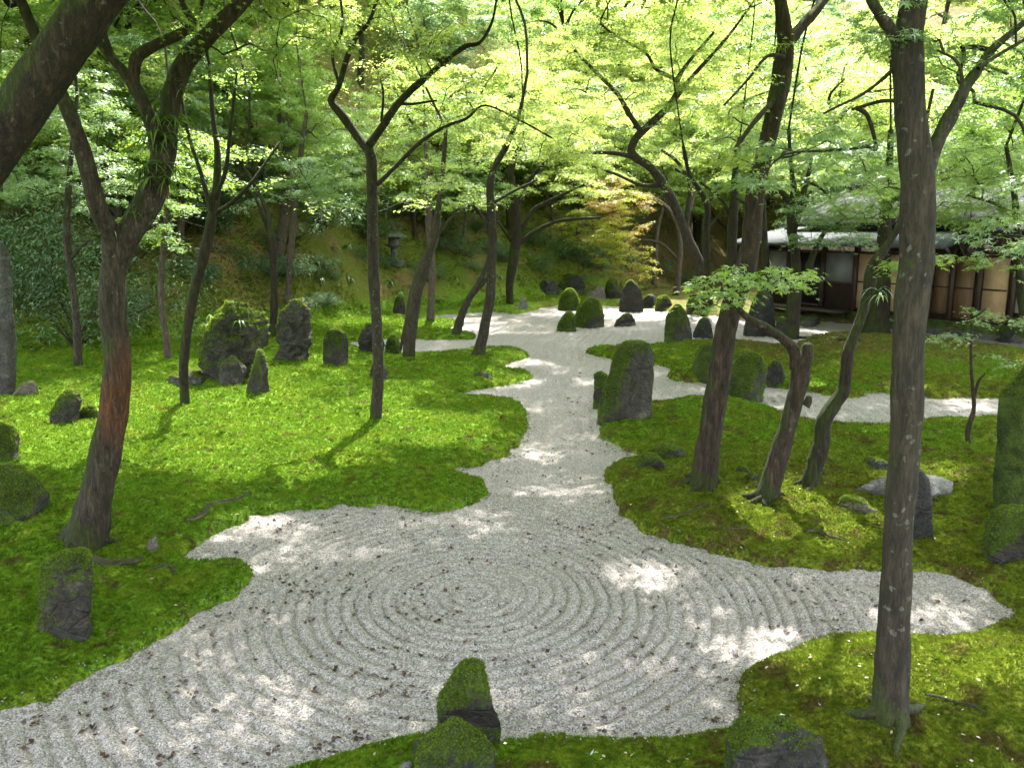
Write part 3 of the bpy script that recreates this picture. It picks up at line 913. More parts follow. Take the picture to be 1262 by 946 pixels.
# -- the big rusty maple on the left
tree('maple_tree', 'tall left maple with a rust coloured band and ferns on its forked trunk', 'bark_orange', (105,668),
     [(105,668,50),(116,620,45),(128,565,42),(140,505,39),(145,440,38),(139,385,37),(141,330,37),(158,288,36),(184,245,36,.1),(198,205,34,.1),(206,160,28,.15),(212,118,26,.2),(228,78,25,.2),(258,42,24,.2),(302,-2,22,.3),(350,-70,18,.5),(400,-170,12,.9)],
     [[(142,320,32),(136,285,26,-.1),(124,265,25,-.2),(106,200,23,-.3),(90,150,21,-.4),(66,95,18,-.4),(40,35,16,-.4),(15,-30,12,-.5),(-10,-120,8,-.5)],
      [(198,200,22,.1),(182,140,19),(165,105,17),(145,80,13),(122,52,10),(100,10,8)],
      [(165,105,15),(168,72,16),(192,56,15),(222,42,13),(238,28,11),(225,5,9),(215,-40,7)],
      [(142,80,9),(128,40,7),(118,-10,5)]],
     [(345,85,55,60,.6,.8,.34,.06,'star',.55,.3),(290,15,90,40,.3,1.0,.36,.06,'star',.6,.3),(240,-130,330,90,1.2,1.8,.5,.06,'tri',.55,1.0),(-20,40,60,60,.2,.8,.36,.06,'star',.5),(30,-130,200,80,.2,1.5,.5,.06,'tri',.4,1.0),(390,30,60,40,1.0,.7,.36,.06,'star',.6)],
     sides=22, roots=5)
# -- slim trees on the left lawn
tree('maple_tree', 'slim dark tree on the left lawn with ivy sheathing the foot of its leaning trunk', 'bark_mossy', (228,497),
     [(228,497,13),(227,440,13),(238,365,14),(250,320,15),(260,275,15),(266,240,13,.1),(268,190,9,.2),(262,140,7,.3),(258,80,5,.4)],
     [[(262,265,9),(248,215,6),(232,165,5),(222,110,3)],[(266,240,8),(278,210,6),(284,160,5),(292,90,3)],[(262,265,7),(285,250,6),(310,225,5),(345,175,4,.4)]],
     [(300,170,70,75,.6,1.2,.42,.062,'tri',.5,.3),(250,90,70,70,.5,1.2,.42,.062,'tri',.45,.3),(215,265,45,22,-.3,.7,.38,.06,'tri',.5,0)], leafmat='maple', seg=6)
tree('tree', 'thin forked tree in front of the big evergreen shrub', 'bark_grey', (96,450),
     [(96,450,12),(95,405,11),(90,355,10),(85,320,10),(82,280,10),(84,240,9),(88,190,7),(95,120,5)],
     [[(86,320,6),(98,306,5),(112,294,4)]],
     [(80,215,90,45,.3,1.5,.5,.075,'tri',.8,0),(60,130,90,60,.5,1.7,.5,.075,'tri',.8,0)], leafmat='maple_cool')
tree('tree', 'pale barked thin tree behind the rusty maple', 'bark_pale', (208,442),
     [(208,442,11),(203,405,9),(199,370,9),(199,335,9),(203,295,8),(206,250,6),(210,190,5)],
     [], [(205,280,65,28,.2,1.0,.45,.07,'tri',.8,0),(215,205,80,45,.4,1.5,.45,.07,'tri',.8,0)], leafmat='maple_pale')
tree('tree', 'mossy straight trunk behind the twin lobed standing rock', 'bark_mossy', (336,414),
     [(336,414,12),(338,375,10),(337,335,10),(336,300,11),(330,265,7),(318,235,5),(300,205,4)],
     [[(336,300,5),(322,262,4),(312,240,3),(296,225,2.5)]], [(330,245,60,18,.5,1.2,.45,.07,'tri',.5,0),(370,210,70,28,.8,1.5,.5,.075,'tri',.5,0)], leafmat='maple_cool')
tree('tree', 'thin bare grey trunk on the slope behind the twin lobed rock', 'bark_pale', (354,376),
     [(354,376,8),(356,340,8),(359,300,9),(362,265,9),(364,235,8),(370,195,7),(378,140,5)],
     [], [(385,235,80,20,.6,1.3,.5,.075,'tri',1.0,0),(390,150,90,60,.8,1.8,.5,.075,'tri',.7,0),(300,80,90,60,1.2,1.8,.55,.08,'tri',.7,0)], leafmat='maple_pale')
tree('tree', 'stout pale trunk on the upper slope under drooping pale foliage', 'bark_pale', (343,318),
     [(343,318,15),(347,290,14),(350,262,14),(354,225,13),(352,180,12),(345,140,9)],
     [[(352,190,8),(375,165,6),(402,150,5)],[(352,190,8),(322,180,6),(290,205,5)]], [(330,140,120,60,.6,2.2,.6,.08,'tri',.8,0),(420,215,70,18,-.6,1.3,.5,.08,'tri',1.0,0)], leafmat='maple_pale')
# -- the slender Y-shaped maple in the middle of the left lawn
tree('maple_tree', 'slender upright maple with a high Y fork and yellow green moss streak on its trunk', 'bark_lichen', (463,515),
     [(463,515,16),(466,470,15),(466,430,15),(463,380,15),(460,325,15),(459,270,15),(458,220,15),(457,190,14),(440,168,12,.1),(420,140,12,.1),(408,124,10,.1),(418,105,8),(428,70,8),(440,45,7),(456,25,5),(470,-20,4)],
     [[(455,178,13),(470,158,11),(490,128,11),(515,104,10),(543,80,8),(572,58,7),(592,52,5),(606,28,4),(612,0,3)],
      [(464,228,7),(485,208,6),(515,178,6),(545,158,5),(575,146,4),(598,130,3),(640,148,3),(680,170,2.5)],
      [(492,128,5),(510,128,4),(538,124,3)],[(418,105,5),(410,68,4),(422,35,4),(420,0,3)],[(470,150,4),(472,112,3),(462,80,3)]],
     [(500,70,110,70,.3,1.6,.42,.06,'tri',.55,.25),(430,50,70,60,.2,1.2,.42,.06,'tri',.5,.25),(590,140,70,45,.2,1.2,.42,.06,'tri',.55,.25),(520,215,60,25,.1,.9,.4,.06,'tri',.55,.1),(400,245,55,14,.0,.8,.38,.06,'tri',.6,.1),(490,255,45,14,.6,.8,.38,.06,'tri',.5,.1),
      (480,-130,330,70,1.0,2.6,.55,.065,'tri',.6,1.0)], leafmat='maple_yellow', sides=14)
# -- trees along the far inlets
tree('tree', 'lichen spotted trunk bending right at the left edge of the far gravel inlet', 'bark_grey', (503,441),
     [(503,441,17),(505,410,18),(510,375,20),(520,335,17),(532,300,12),(540,260,9),(545,215,7),(550,160,5)],
     [[(510,380,6),(500,400,5),(494,430,4)],[(532,300,7),(555,270,5),(585,250,4)]], [(560,225,70,35,.5,1.4,.5,.07,'tri',.5,.1),(540,150,80,50,.8,1.6,.5,.07,'tri',.5,.2)], leafmat='maple')
tree('tree', 'slim straight pale trunk rising just behind the bent lichen spotted one', 'bark_pale', (530,396),
     [(530,396,11),(532,360,10),(532,325,10),(529,290,10),(528,250,10),(526,205,8),(524,150,6)],
     [[(531,315,7),(540,285,7),(542,250,6),(548,215,4)]], [(525,190,80,35,.4,1.5,.5,.075,'tri',.5,0)], leafmat='maple')
tree('maple_tree', 'mossy slim maple with a curved top at the tip of the middle moss bed', 'bark_lichen', (590,437),
     [(590,437,16),(598,400,14),(604,365,14),(606,325,13),(607,290,13),(605,255,12),(604,228,11),(610,205,9),(625,178,8),(640,140,6),(650,90,4)],
     [[(606,300,6),(595,268,5),(580,252,4),(556,246,3)],[(608,250,5),(634,235,4),(662,222,3)]],
     [(640,170,75,50,.4,1.5,.5,.07,'tri',.5,.2),(600,250,45,14,.2,1.,.42,.07,'tri',.4,0)], leafmat='maple_yellow')
tree('tree', 'thin trunk leaning right across the far moss tongue', 'bark_lichen', (562,411),
     [(562,411,13),(570,385,11),(580,365,10),(590,350,9),(600,325,7),(608,295,5),(615,250,4)],
     [[(582,362,6),(595,350,6),(604,338,4)]], [(620,235,50,18,.3,1.,.45,.07,'tri',.4,0)], leafmat='maple')
tree('maple_tree', 'dark spreading maple at the foot of the back slope with low bare branches', 'bark_mossy', (629,374),
     [(629,374,9),(628,350,11),(632,325,14),(636,295,16),(636,268,15),(633,240,12),(630,210,9),(645,170,6)],
     [[(638,290,8),(655,262,6),(672,250,5),(720,228,4)],[(640,300,7),(660,285,6),(690,272,5),(740,268,4)],[(634,262,8),(650,225,6),(678,195,5),(700,180,3)],[(632,300,5),(610,270,4),(585,258,3)]],
     [(700,215,70,40,.4,1.8,.55,.08,'tri',.55,0),(640,165,80,40,.6,1.8,.55,.08,'tri',.5,0),(690,150,60,40,1,1.6,.55,.08,'tri',.5,0)], leafmat='maple_yellow')
# -- the curved maple at the back, lit yellow
tree('maple_tree', 'back maple with a long curved trunk sweeping left and sunlit yellow sprays', 'bark_grey', (872,378),
     [(872,378,15),(868,350,15),(862,325,15),(850,300,15),(843,280,14),(832,255,14),(818,228,13),(800,205,12),(785,196,12),(778,185,11),(784,170,11),(798,156,10),(822,133,9),(835,112,8),(835,98,7),(850,75,5),(880,40,4)],
     [[(782,194,8),(760,189,6),(735,188,5),(720,190,3)],[(790,162,8),(775,140,7),(760,115,6),(735,90,5),(708,62,4)],[(832,98,6),(808,85,5),(795,65,4),(760,45,3),(740,30,3)],[(828,128,7),(850,98,6),(880,65,5),(905,35,4),(930,0,3)],
      [(818,228,8),(790,228,5),(760,215,4),(730,205,3)],[(845,285,9),(848,255,8),(850,225,6),(835,200,5),(815,185,4)]],
     [(770,85,120,70,.3,2.2,.6,.085,'tri',.6,.2),(850,60,90,60,.3,2.,.6,.085,'tri',.5,.2),(715,185,65,30,-.3,1.5,.55,.085,'tri',.5,0),(835,175,55,30,.2,1.5,.5,.085,'tri',.5,0),(680,90,60,60,.8,1.5,.6,.085,'tri',.45,.2),(800,-80,220,60,.5,3.,.7,.09,'tri',.5,.8)], leafmat='maple_yellow')
tree('maple_tree', 'small turning maple with orange and lime sprays hanging over the back rocks', 'bark_pale', (833,364),
     [(833,364,9),(836,335,9),(838,300,8),(832,270,7),(815,250,6),(790,240,5),(765,240,3)],
     [[(836,320,4),(815,300,3),(790,295,2.5)],[(838,300,5),(850,260,4),(860,225,3)]],
     [(752,245,50,32,-.8,1.4,.5,.085,'tri',1.0,0),(765,300,42,34,-1.5,1.2,.45,.085,'tri',1.1,0),(790,330,22,14,-2,.6,.4,.085,'tri',1.2,0),(725,280,45,24,-.6,1.1,.45,.085,'tri',.9,0)], leafmat='maple_warm')
for k, (bp, px, lab) in enumerate([((868,388), [(868,388,9),(871,340,9),(870,290,9),(872,258,9),(866,240,7),(850,215,6),(842,180,5)], 'dark straight trunk between the curved maple and the big brown one'),
                                   ((899,390), [(899,390,14),(900,350,14),(902,310,13),(903,275,14),(905,240,11),(906,215,9),(912,170,7)], 'short dark forked trunk behind the big brown maple'),
                                   ((948,392), [(948,392,14),(946,360,13),(944,330,11),(942,290,9),(940,240,8),(944,190,7)], 'dark trunk rising behind the pointed tall dark stone'),
                                   ((806,352), [(806,352,7),(808,320,6),(810,285,6),(818,250,5),(822,215,4)], 'thin pale trunk beyond the back rocks')]):
    tree('tree', lab, 'bark_mossy' if k < 3 else 'bark_pale', bp, px,
         [[(px[3][0], px[3][1], 6), (px[3][0] - 14, px[3][1] - 30, 5), (px[3][0] - 40, px[3][1] - 50, 3)]] if k < 3 else [],
         [(px[-1][0], px[-1][1] - 20, 60, 40, .5, 1.6, .55, .085, 'tri', .5, 0), (px[-1][0] + 10, px[-1][1] + 40, 45, 14, .3, 1.2, .5, .085, 'tri', .45, 0)], leafmat='maple')
# -- right moss bed
tree('maple_tree', 'tall brown maple with a smooth leaning trunk on the near right moss bed', 'bark', (864,597),
     [(864,597,36),(872,550,34),(880,500,33),(888,450,32),(894,410,32),(903,375,31),(916,338,30),(925,300,28),(929,260,25),(933,225,25),(945,175,24,.1),(956,130,24,.1),(964,90,26,.2),(968,50,22,.2),(962,0,16,.2),(958,-60,12,.3),(940,-150,8)],
     [[(968,55,20,.2),(985,36,16,.3),(1005,14,14,.4),(1030,-20,11,.6),(1070,-80,8,.8)],[(958,120,9,.1),(930,150,7,-.2),(905,185,6,-.4)],[(966,70,7),(945,70,5,-.2),(920,100,4,-.3),(892,130,3,-.4)]],
     [(940,60,70,50,.2,1.4,.42,.06,'star',.5,.2),(880,120,55,40,-.2,1.,.4,.06,'star',.5,.1),(980,-110,280,90,.6,2.4,.5,.06,'tri',.55,1.0),(900,190,45,16,-.5,.7,.38,.06,'star',.6,0)], leafmat='maple_yellow', sides=18, roots=4)
tree('maple_tree', 'stump topped maple whose one live branch reaches left with a fresh green spray', 'bark', (944,614),
     [(944,614,30),(955,575,26),(966,540,26),(976,505,26),(984,475,24),(988,455,26),(994,438,20),(996,424,15)],
     [[(980,455,16),(978,432,15),(962,415,14,-.05),(940,402,12,-.1),(920,390,10,-.15),(905,372,8,-.2),(897,350,5,-.25)],[(992,500,14),(996,494,12),(997,488,9)],[(905,372,5,-.2),(930,350,4,-.2),(960,338,3,-.1)],[(903,368,4,-.2),(875,362,3,-.4),(850,365,2.5,-.5)]],
     [(880,364,48,20,-.3,.45,.22,.085,'star',1.7,0),(905,345,48,20,-.15,.45,.22,.085,'star',1.7,0),(955,337,46,17,-.1,.45,.22,.085,'star',1.7,0),(985,350,20,9,0,.28,.2,.085,'star',1.4,0)], leafmat='maple_pale', sides=16, roots=5)
tree('maple_tree', 'crooked zigzag maple beside the stump topped one', 'bark_mossy', (997,601),
     [(997,601,22),(1004,572,24),(1012,545,24),(1015,520,21),(1028,498,20),(1040,480,18),(1043,455,17),(1045,435,17),(1053,412,15),(1062,388,14),(1070,360,16),(1075,332,18),(1086,312,12),(1100,292,10),(1113,265,9),(1125,225,8,.1),(1135,180,6,.2),(1150,110,4,.3)],
     [[(1070,345,10),(1080,330,8),(1092,322,5)]],
     [(1150,150,60,35,.3,1.,.42,.065,'star',.5,.1),(1060,210,60,30,.2,1.,.42,.065,'star',.5,0),(1150,330,55,22,-.4,.6,.34,.065,'star',.6,0)], leafmat='maple', sides=14, roots=3)
tree('maple_tree', 'stout mossy trunk behind the crooked maple, in front of the house', 'bark_mossy', (1078,410),
     [(1078,410,32),(1082,385,26),(1086,355,24),(1088,320,22),(1090,285,18),(1092,250,14),(1095,215,11),(1098,160,8)],
     [[(1090,285,8),(1110,260,6),(1140,240,4)],[(1092,250,8,-2),(1150,225,5,-4),(1200,210,3,-5)]], [(1100,200,90,45,.2,1.6,.5,.075,'tri',.6,0),(1030,215,60,28,.2,1.3,.5,.075,'tri',.6,0),(1080,255,60,16,-.5,1.2,.45,.075,'tri',.6,0),(1200,205,90,34,-5,1.4,.45,.075,'tri',1.7,0),(1130,240,70,26,-3,1.2,.45,.075,'tri',1.7,0),(1050,255,50,24,-2,1.2,.45,.075,'tri',1.5,0),(1215,258,60,24,-6,1.2,.42,.075,'tri',1.7,0)], leafmat='maple')
tree('maple_tree', 'dark forked tree in front of the lower roof', 'bark_mossy', (973,416),
     [(973,416,22),(977,385,20),(981,350,17),(980,315,13),(976,285,13),(975,262,11),(978,235,8),(975,205,6),(972,160,5)],
     [[(978,285,9),(986,258,9),(990,240,8),(995,220,6),(1000,195,4)],[(977,262,7),(965,238,8),(950,238,7),(940,250,5),(934,268,4)],[(993,222,4),(1015,235,3),(1030,255,3)],[(990,350,11),(1000,320,9),(1008,300,8),(1018,285,5),(1040,270,3)]],
     [(985,170,75,45,.3,1.6,.5,.075,'tri',.6,0),(1010,262,60,24,-.3,1.2,.45,.075,'tri',1.1,0),(1020,298,60,10,-1,1.,.42,.075,'tri',1.2,0),(960,215,40,20,-.2,1.,.45,.075,'tri',.4,0),(1045,290,50,10,-.3,.9,.42,.075,'tri',.6,0)], leafmat='maple_cool')
tree('maple_tree', 'tall smooth lichen dotted trunk standing alone at the near right', 'bark_lichen', (1096,888),
     [(1096,888,50),(1098,840,46),(1101,780,42),(1105,700,41),(1110,620,41),(1115,540,42),(1118,460,43),(1122,390,45),(1129,320,47),(1132,260,47),(1129,205,45),(1124,150,42),(1120,100,43),(1119,55,40),(1124,15,37),(1132,-40,32),(1140,-130,22,.2)],
     [[(1138,215,28),(1150,185,21,.05),(1165,155,20,.1),(1180,128,18,.1),(1192,105,17,.15),(1206,85,13,.2),(1222,62,11,.25),(1262,28,9,.3),(1320,-20,6,.4)],[(1112,60,18),(1098,38,18,-.05),(1082,15,15,-.1),(1068,-10,14,-.1),(1030,-80,9,-.2)],
      [(1108,78,6),(1085,100,5,.1),(1060,118,4,.15),(1035,130,3.5,.2),(1015,140,3,.2)],[(1110,125,6),(1085,125,5,.2),(1050,135,4,.3)],[(1180,125,5),(1186,98,5),(1178,75,4),(1155,62,3)],[(1205,85,6),(1235,65,5,.1),(1270,45,4,.1)]],
     [(985,170,75,34,.8,.55,.3,.066,'star',.85,0),(1050,195,45,28,.9,.5,.3,.066,'star',.75,0),(940,225,40,20,.9,.4,.28,.066,'star',.7,0),(1215,130,55,60,.5,.6,.3,.06,'star',.6,0),(1225,40,60,35,.3,.6,.3,.06,'star',.75,0),(1170,45,35,35,.3,.5,.3,.06,'star',.6,0),(1060,50,50,40,.3,.5,.3,.06,'star',.5,0),(1210,240,60,40,1.0,.6,.32,.06,'star',.5,0),(1225,290,45,18,.7,.45,.3,.06,'star',.6,0),
      (1130,-230,300,130,.6,1.7,.45,.06,'tri',.5,1.0),(1400,-60,110,160,.2,1.5,.45,.06,'tri',.4,1.0)], leafmat='maple_cool', sides=26, roots=4, flare=.6)
tree('maple_sapling', 'spindly bare stemmed sapling with flat sprays at the right', 'bark', (1194,548),
     [(1194,548,7),(1193,530,7),(1200,505,6),(1199,480,5),(1197,450,4),(1197,420,3),(1200,395,3),(1215,380,2)],
     [[(1200,490,5),(1206,470,4),(1214,460,3)],[(1197,425,3),(1175,405,2),(1150,412,2)],[(1199,398,2),(1235,392,2),(1258,395,2)]],
     [(1160,412,30,8,0,.35,.22,.05,'star',.7,0),(1205,388,32,8,0,.35,.22,.05,'star',.8,0),(1250,396,25,10,.2,.35,.22,.05,'star',.7,0),(1225,440,30,10,0,.4,.2,.05,'star',.3,0)], leafmat='maple_cool', roots=0, flare=.2, sides=8, cat='sapling')
tree('maple_tree', 'dark trunk at the right edge in front of the curtained window', 'bark_mossy', (1276,452),
     [(1276,452,16),(1268,410,13),(1260,375,12),(1257,335,11),(1255,290,9),(1250,240,8),(1240,180,6)],
     [[(1256,300,5),(1225,268,4),(1180,285,3)],[(1254,270,5),(1228,252,4),(1190,240,3)]], [(1215,262,65,24,.1,1.1,.4,.065,'star',.7,0),(1190,215,70,26,.4,1.3,.42,.065,'star',.7,0),(1190,330,55,16,-.2,.7,.36,.065,'star',.5,0),(1235,190,60,40,.3,1.2,.42,.065,'star',.45,0)], leafmat='maple')

# ------------------------------------------------------------------ added leaves above the view, shaped to dapple the ground with sun and shade
def shade_canopy(n):
    x = rng.uniform(-13, 13, n); y = rng.uniform(2.0, 31, n)
    z = CAM_H + .262 * y + .45 + rng.random(n) ** 1.3 * 2.6 + np.maximum(0, 4.2 - y) * .3
    C = np.stack([x, y, z], -1)
    g = C - SUNV[None] * (C[:, 2] / SUNV[2])[:, None]
    m = 620  # more unseen sprays, placed to shade the right bed and the ring centre
    q = np.array([flat(px, py) for px, py in zip(np.concatenate([rng.uniform(765, 1070, 420), rng.uniform(450, 740, 200)]), np.concatenate([rng.uniform(515, 690, 420), rng.uniform(680, 790, 200)]))])
    zz = CAM_H + .262 * (q[:, 1] + 3.5) + .3 + rng.random(m) * 1.8
    C = np.concatenate([C, q + SUNV[None] * (zz / SUNV[2])[:, None]]); n = len(C); x, y = C[:, 0], C[:, 1]
    g = C - SUNV[None] * (C[:, 2] / SUNV[2])[:, None]
    keep = rng.random(n) > 0.97 * sunlit(C)
    keep &= rng.random(n) < 0.72 + 0.4 * sstep(-.5, .1, n2(x, y, 1.6, 77))
    C = C[keep]
    big = [t for t in TREES if t[2][:, 2].max() > 4.2 and t[1][1] < 31]
    tops = np.array([t[2][np.argmax(t[2][:, 2])] for t in big])
    own = np.argmin(np.linalg.norm(C[:, None, :2] - tops[None, :, :2], axis=2), axis=1)
    for k, (e, b, W, lm, bk) in enumerate(big):
        S = C[own == k]
        if len(S) == 0: continue
        ac = Acc(); hi = W[W[:, 2] > np.quantile(W[:, 2], .7)]
        grow_twigs(ac, hi, S, .028)
        q = spray_leaves(S, .55, 160, .086, 'rhomb', .25, .93)
        V, F, rr = leaves_mesh(*q)
        ac.obj('shade_branch', M[bk], e, b, smooth=True)
        obj_np('shade_crown', V, [F], M[lm], e, b, rnd=rr)
shade_canopy(8800)

# ------------------------------------------------------------------ rocks
def rock(label, mat, outline, depth=0.7, cap=0.0, seed=None, rows=26, cols=40, rough=0.15, square=3.2, z0=None, cat='rock', name='rock', dD=0.0, capsize=0.02, facet=11, group=None, yaw=0.0):
    """outline: (py, x_left, x_right) from the foot upwards, as seen; built as a solid with its own depth"""
    seed = seed if seed is not None else random.randint(1, 9999)
    depth *= .85; rows = int(rows * 1.5); cols = int(cols * 1.5)
    fy, fl, fr = outline[0]
    b = ground((fl + fr) / 2, fy) if z0 is None else flat((fl + fr) / 2, fy, z0)
    b = b + np.array([0, dD, 0])
    cen = b.copy()
    w0 = max(r_[2] - r_[1] for r_ in outline) / FPX * b[1] / 2
    cen[1] += w0 * depth * 0.8
    D = cen[1]
    prof = []
    for (py, xl, xr) in outline:
        pl, pr = at(xl, py, D - (w0 * depth * .5)), at(xr, py, D - (w0 * depth * .5))
        prof.append((pl[2], (pl[0] + pr[0]) / 2, (pr[0] - pl[0]) / 2))
    prof = np.array(prof)
    prof[:, 0] -= prof[0, 0] - b[2]
    H = prof[-1, 0] - prof[0, 0]
    t = np.linspace(0, 1, rows)
    zz = prof[0, 0] + H * (1 - (1 - t) ** 1.35)
    X = np.interp(zz, prof[:, 0], prof[:, 1]); Wd = np.interp(zz, prof[:, 0], prof[:, 2])
    Xm = np.interp(0.5, [0, 1], [prof[0, 1], prof[-1, 1]])
    zz = np.concatenate([[zz[0] - .12 - .1 * H], zz]); X = np.concatenate([[X[0]], X]); Wd = np.concatenate([[Wd[0] * 1.03], Wd])
    th = np.linspace(0, 2 * math.pi, cols, endpoint=False)
    cx, sx = np.cos(th), np.sin(th)
    rad = (np.abs(cx) ** square + np.abs(sx) ** square) ** (-1 / square)
    dep = np.minimum(w0 * depth, np.maximum(Wd * 1.1, w0 * .25) * depth + .3 * w0 * depth)
    V = np.stack([X[:, None] + Wd[:, None] * (rad * cx)[None], cen[1] + dep[:, None] * (rad * sx)[None] * np.ones((len(zz), 1)), np.repeat(zz[:, None], cols, 1)], -1)
    top = V[-1]
    rings = [V]
    for f in (.82, .6, .36, .14):
        c0 = top.mean(0)
        q = c0 + (top - c0) * f
        q[:, 2] = top[:, 2] + (1 - f ** 2) * min(H * .12, Wd[-1] * .35)
        rings.append(q[None])
    V = np.concatenate(rings)
    nr = len(V)
    i = np.arange((nr - 1) * cols).reshape(nr - 1, cols); j = np.roll(i, -1, 1)
    Q = np.stack([i, j, j + cols, i + cols], -1).reshape(-1, 4)
    P = V.reshape(-1, 3)
    ctr = np.array([P[:, 0].mean(), cen[1], (zz[0] + zz[-1]) / 2])
    # facets: cut by a few planes
    rs = np.random.default_rng(seed)
    half = np.array([w0, w0 * depth, H / 2 + .05])
    L = (P - ctr) / half
    for k in range(facet):
        nn = rs.normal(0, 1, 3); nn[2] *= .22; nn /= np.linalg.norm(nn)
        lim = np.quantile(L @ nn, rs.uniform(.74, .93))
        ov = np.maximum(0, L @ nn - lim)
        L = L - (ov * 1.0 * sstep(-1.0, -.2, L[:, 2]))[:, None] * nn
    P2 = (ctr + L * half).reshape(nr, cols, 3)
    for k in range(nr):      # keep the seen outline at every height; the facets stay on the faces
        o0, o1 = V[k, :, 0].min(), V[k, :, 0].max(); q0, q1 = P2[k, :, 0].min(), P2[k, :, 0].max()
        if q1 - q0 > 1e-6: P2[k, :, 0] = o0 + (P2[k, :, 0] - q0) / (q1 - q0) * (o1 - o0)
        mid_ = V[k, :, 1].mean(); sp_ = (np.ptp(V[k, :, 1]) + 1e-6) / (np.ptp(P2[k, :, 1]) + 1e-6)
        P2[k, :, 1] = mid_ + (P2[k, :, 1] - P2[k, :, 1].mean()) * min(sp_, 1.6)
    L = (P2.reshape(-1, 3) - ctr) / half
    P = ctr + L * half
    s = max(w0, H / 2)
    N = P - ctr; N[:, 2] *= .4; N /= np.linalg.norm(N, axis=1)[:, None] + 1e-9
    disp = rough * s * (.7 * vnoise(P / (s * .8), seed) + .45 * vnoise(P / (s * .33), seed + 1) + .32 * vnoise(P / (s * .13), seed + 2) + .14 * vnoise(P / (s * .06), seed + 3))
    cr_ = 1 - np.abs(vnoise(P / (s * .42), seed + 5)); cr2 = 1 - np.abs(vnoise(P / (s * .2), seed + 6))
    disp -= rough * s * (.9 * np.clip(cr_ - .8, 0, 1) * 2.2 + .5 * np.clip(cr2 - .8, 0, 1) * 2)
    P = P + N * disp[:, None]
    T = [[(nr - 1) * cols + k, (nr - 1) * cols + (k + 1) % cols, nr * cols] for k in range(cols)]
    P = np.concatenate([P, P[-cols:].mean(0)[None] + np.array([[0, 0, .01]])])
    o = obj_np(name, P, [Q, np.array(T)], M[mat], None, b, smooth=True)
    tag(o, label, cat, group)
    if cap > 0:
        # cushion moss on the faces that look up
        a_, b_, c_, d_ = (P[Q[:, m]] for m in range(4))
        nn = np.cross(c_ - a_, d_ - b_); ar = np.linalg.norm(nn, axis=1); nn /= ar[:, None] + 1e-12
        fc = (a_ + b_ + c_ + d_) / 4
        hf = (fc[:, 2] - b[2]) / (H + 1e-6)
        wgt = ar * np.clip((nn[:, 2] + .55 * (hf - .62) - .18 * nn[:, 0] + cap - 0.60 + .35 * vnoise(fc / (s * .4), seed + 9)) * 4, 0, 1)
        if wgt.sum() > 0:
            area = wgt.sum() / 2
            n = int(np.clip(area / (capsize ** 2) * 3.6, 80, 7000))
            f = rs.choice(len(wgt), n, p=wgt / wgt.sum())
            u, v = rs.random(n)[:, None], rs.random(n)[:, None]
            p = a_[f] * (1 - u) * (1 - v) + b_[f] * u * (1 - v) + c_[f] * u * v + d_[f] * (1 - u) * v
            p = p + nn[f] * (capsize * .35 * (1 + 1.2 * vnoise(p / (capsize * 4), seed))[:, None])
            Vm, Fm, rm = leaves_mesh(p, rs.uniform(0, 6.28, n), np.abs(rs.normal(0, .8, n)), rs.uniform(0, 6.28, n), capsize * rs.uniform(.7, 1.5, n), 'tri')
            obj_np('moss_cap', Vm, [Fm], M['capmoss'], o, b, rnd=rm)
    return o

rock('moss capped leaning rock at the bottom centre edge of the raked gravel', 'rock_moss', [(928,534,617),(905,535,615),(885,537,612),(865,541,606),(848,550,600),(834,566,594)], .8, .68, 5, 34, 48, .09, 2.4, capsize=.014, z0=.03)
rock('low mossy mound of rock at the bottom edge with a small pale tip', 'rock_green', [(962,508,608),(945,513,602),(932,524,593),(920,538,578),(910,552,566)], .9, .8, 8, 24, 40, .07, 2.0, capsize=.014)
rock('dark wedge of rock squeezed between the bottom mound and the leaning rock', 'rock_dark', [(946,508,560),(930,512,565),(915,524,572),(903,530,572)], .5, 0, 14, 16, 24, .1)
rock('small white stone at the very bottom edge', 'rock_pale', [(950,492,512),(943,495,509)], .8, 0, 3, 8, 16, .06)
rock('broad dark jagged rock at the bottom right edge', 'rock_dark', [(985,896,1026),(960,898,1026),(940,902,1022),(925,912,1016),(912,925,985),(906,935,955)], .7, .25, 12, 30, 44, .10, 2.3, capsize=.014)
rock('squarish upright rock with a thick moss top at the lower left', 'rock_moss', [(782,45,110),(760,43,113),(735,44,113),(712,46,112),(698,50,110),(690,62,102)], .8, .62, 21, 32, 44, .055, 4.2, capsize=.016)
rock('round moss covered rock cut by the left edge of the picture', 'rock_green', [(645,-60,44),(625,-60,43),(608,-56,38),(596,-48,22),(590,-40,2)], .9, .8, 23, 26, 40, .07, 2.1, capsize=.018)
rock('low mossy hump high on the left edge', 'rock_green', [(572,-40,18),(555,-40,17),(540,-34,12),(530,-28,4)], .9, .7, 24, 20, 30, .1, 2.1)
rock('small dark rock with a moss crown behind the rusty maple', 'rock_moss', [(522,61,98),(508,62,98),(495,67,97),(486,72,95),(481,78,90)], .8, .6, 26, 24, 32, .08, 2.4, capsize=.02)
rock('flat mossy stone lying against the small crowned rock', 'rock_green', [(518,94,122),(508,96,120),(502,100,114)], .8, .5, 28, 12, 22, .1)
rock('tall pale grey standing pillar stone at the left edge', 'rock_slab', [(487,-16,15),(440,-16,17),(380,-16,17),(330,-16,15),(305,-14,12),(299,-10,6)], .6, 0, 31, 36, 30, .035, 3.4, facet=3, cat='standing stone', name='standing_stone')
rock('small pale stones at the foot of the left pillar', 'rock_tan', [(487,18,42),(478,22,40),(472,28,38)], .8, .2, 33, 12, 20, .12)
rock('largest craggy rock of the left lawn, with ferns and moss on its head', 'rock_moss', [(467,246,310),(450,242,312),(430,243,318),(410,246,320),(395,252,318),(384,266,310),(378,278,300)], .75, .62, 35, 36, 48, .24, 3.0, capsize=.035)
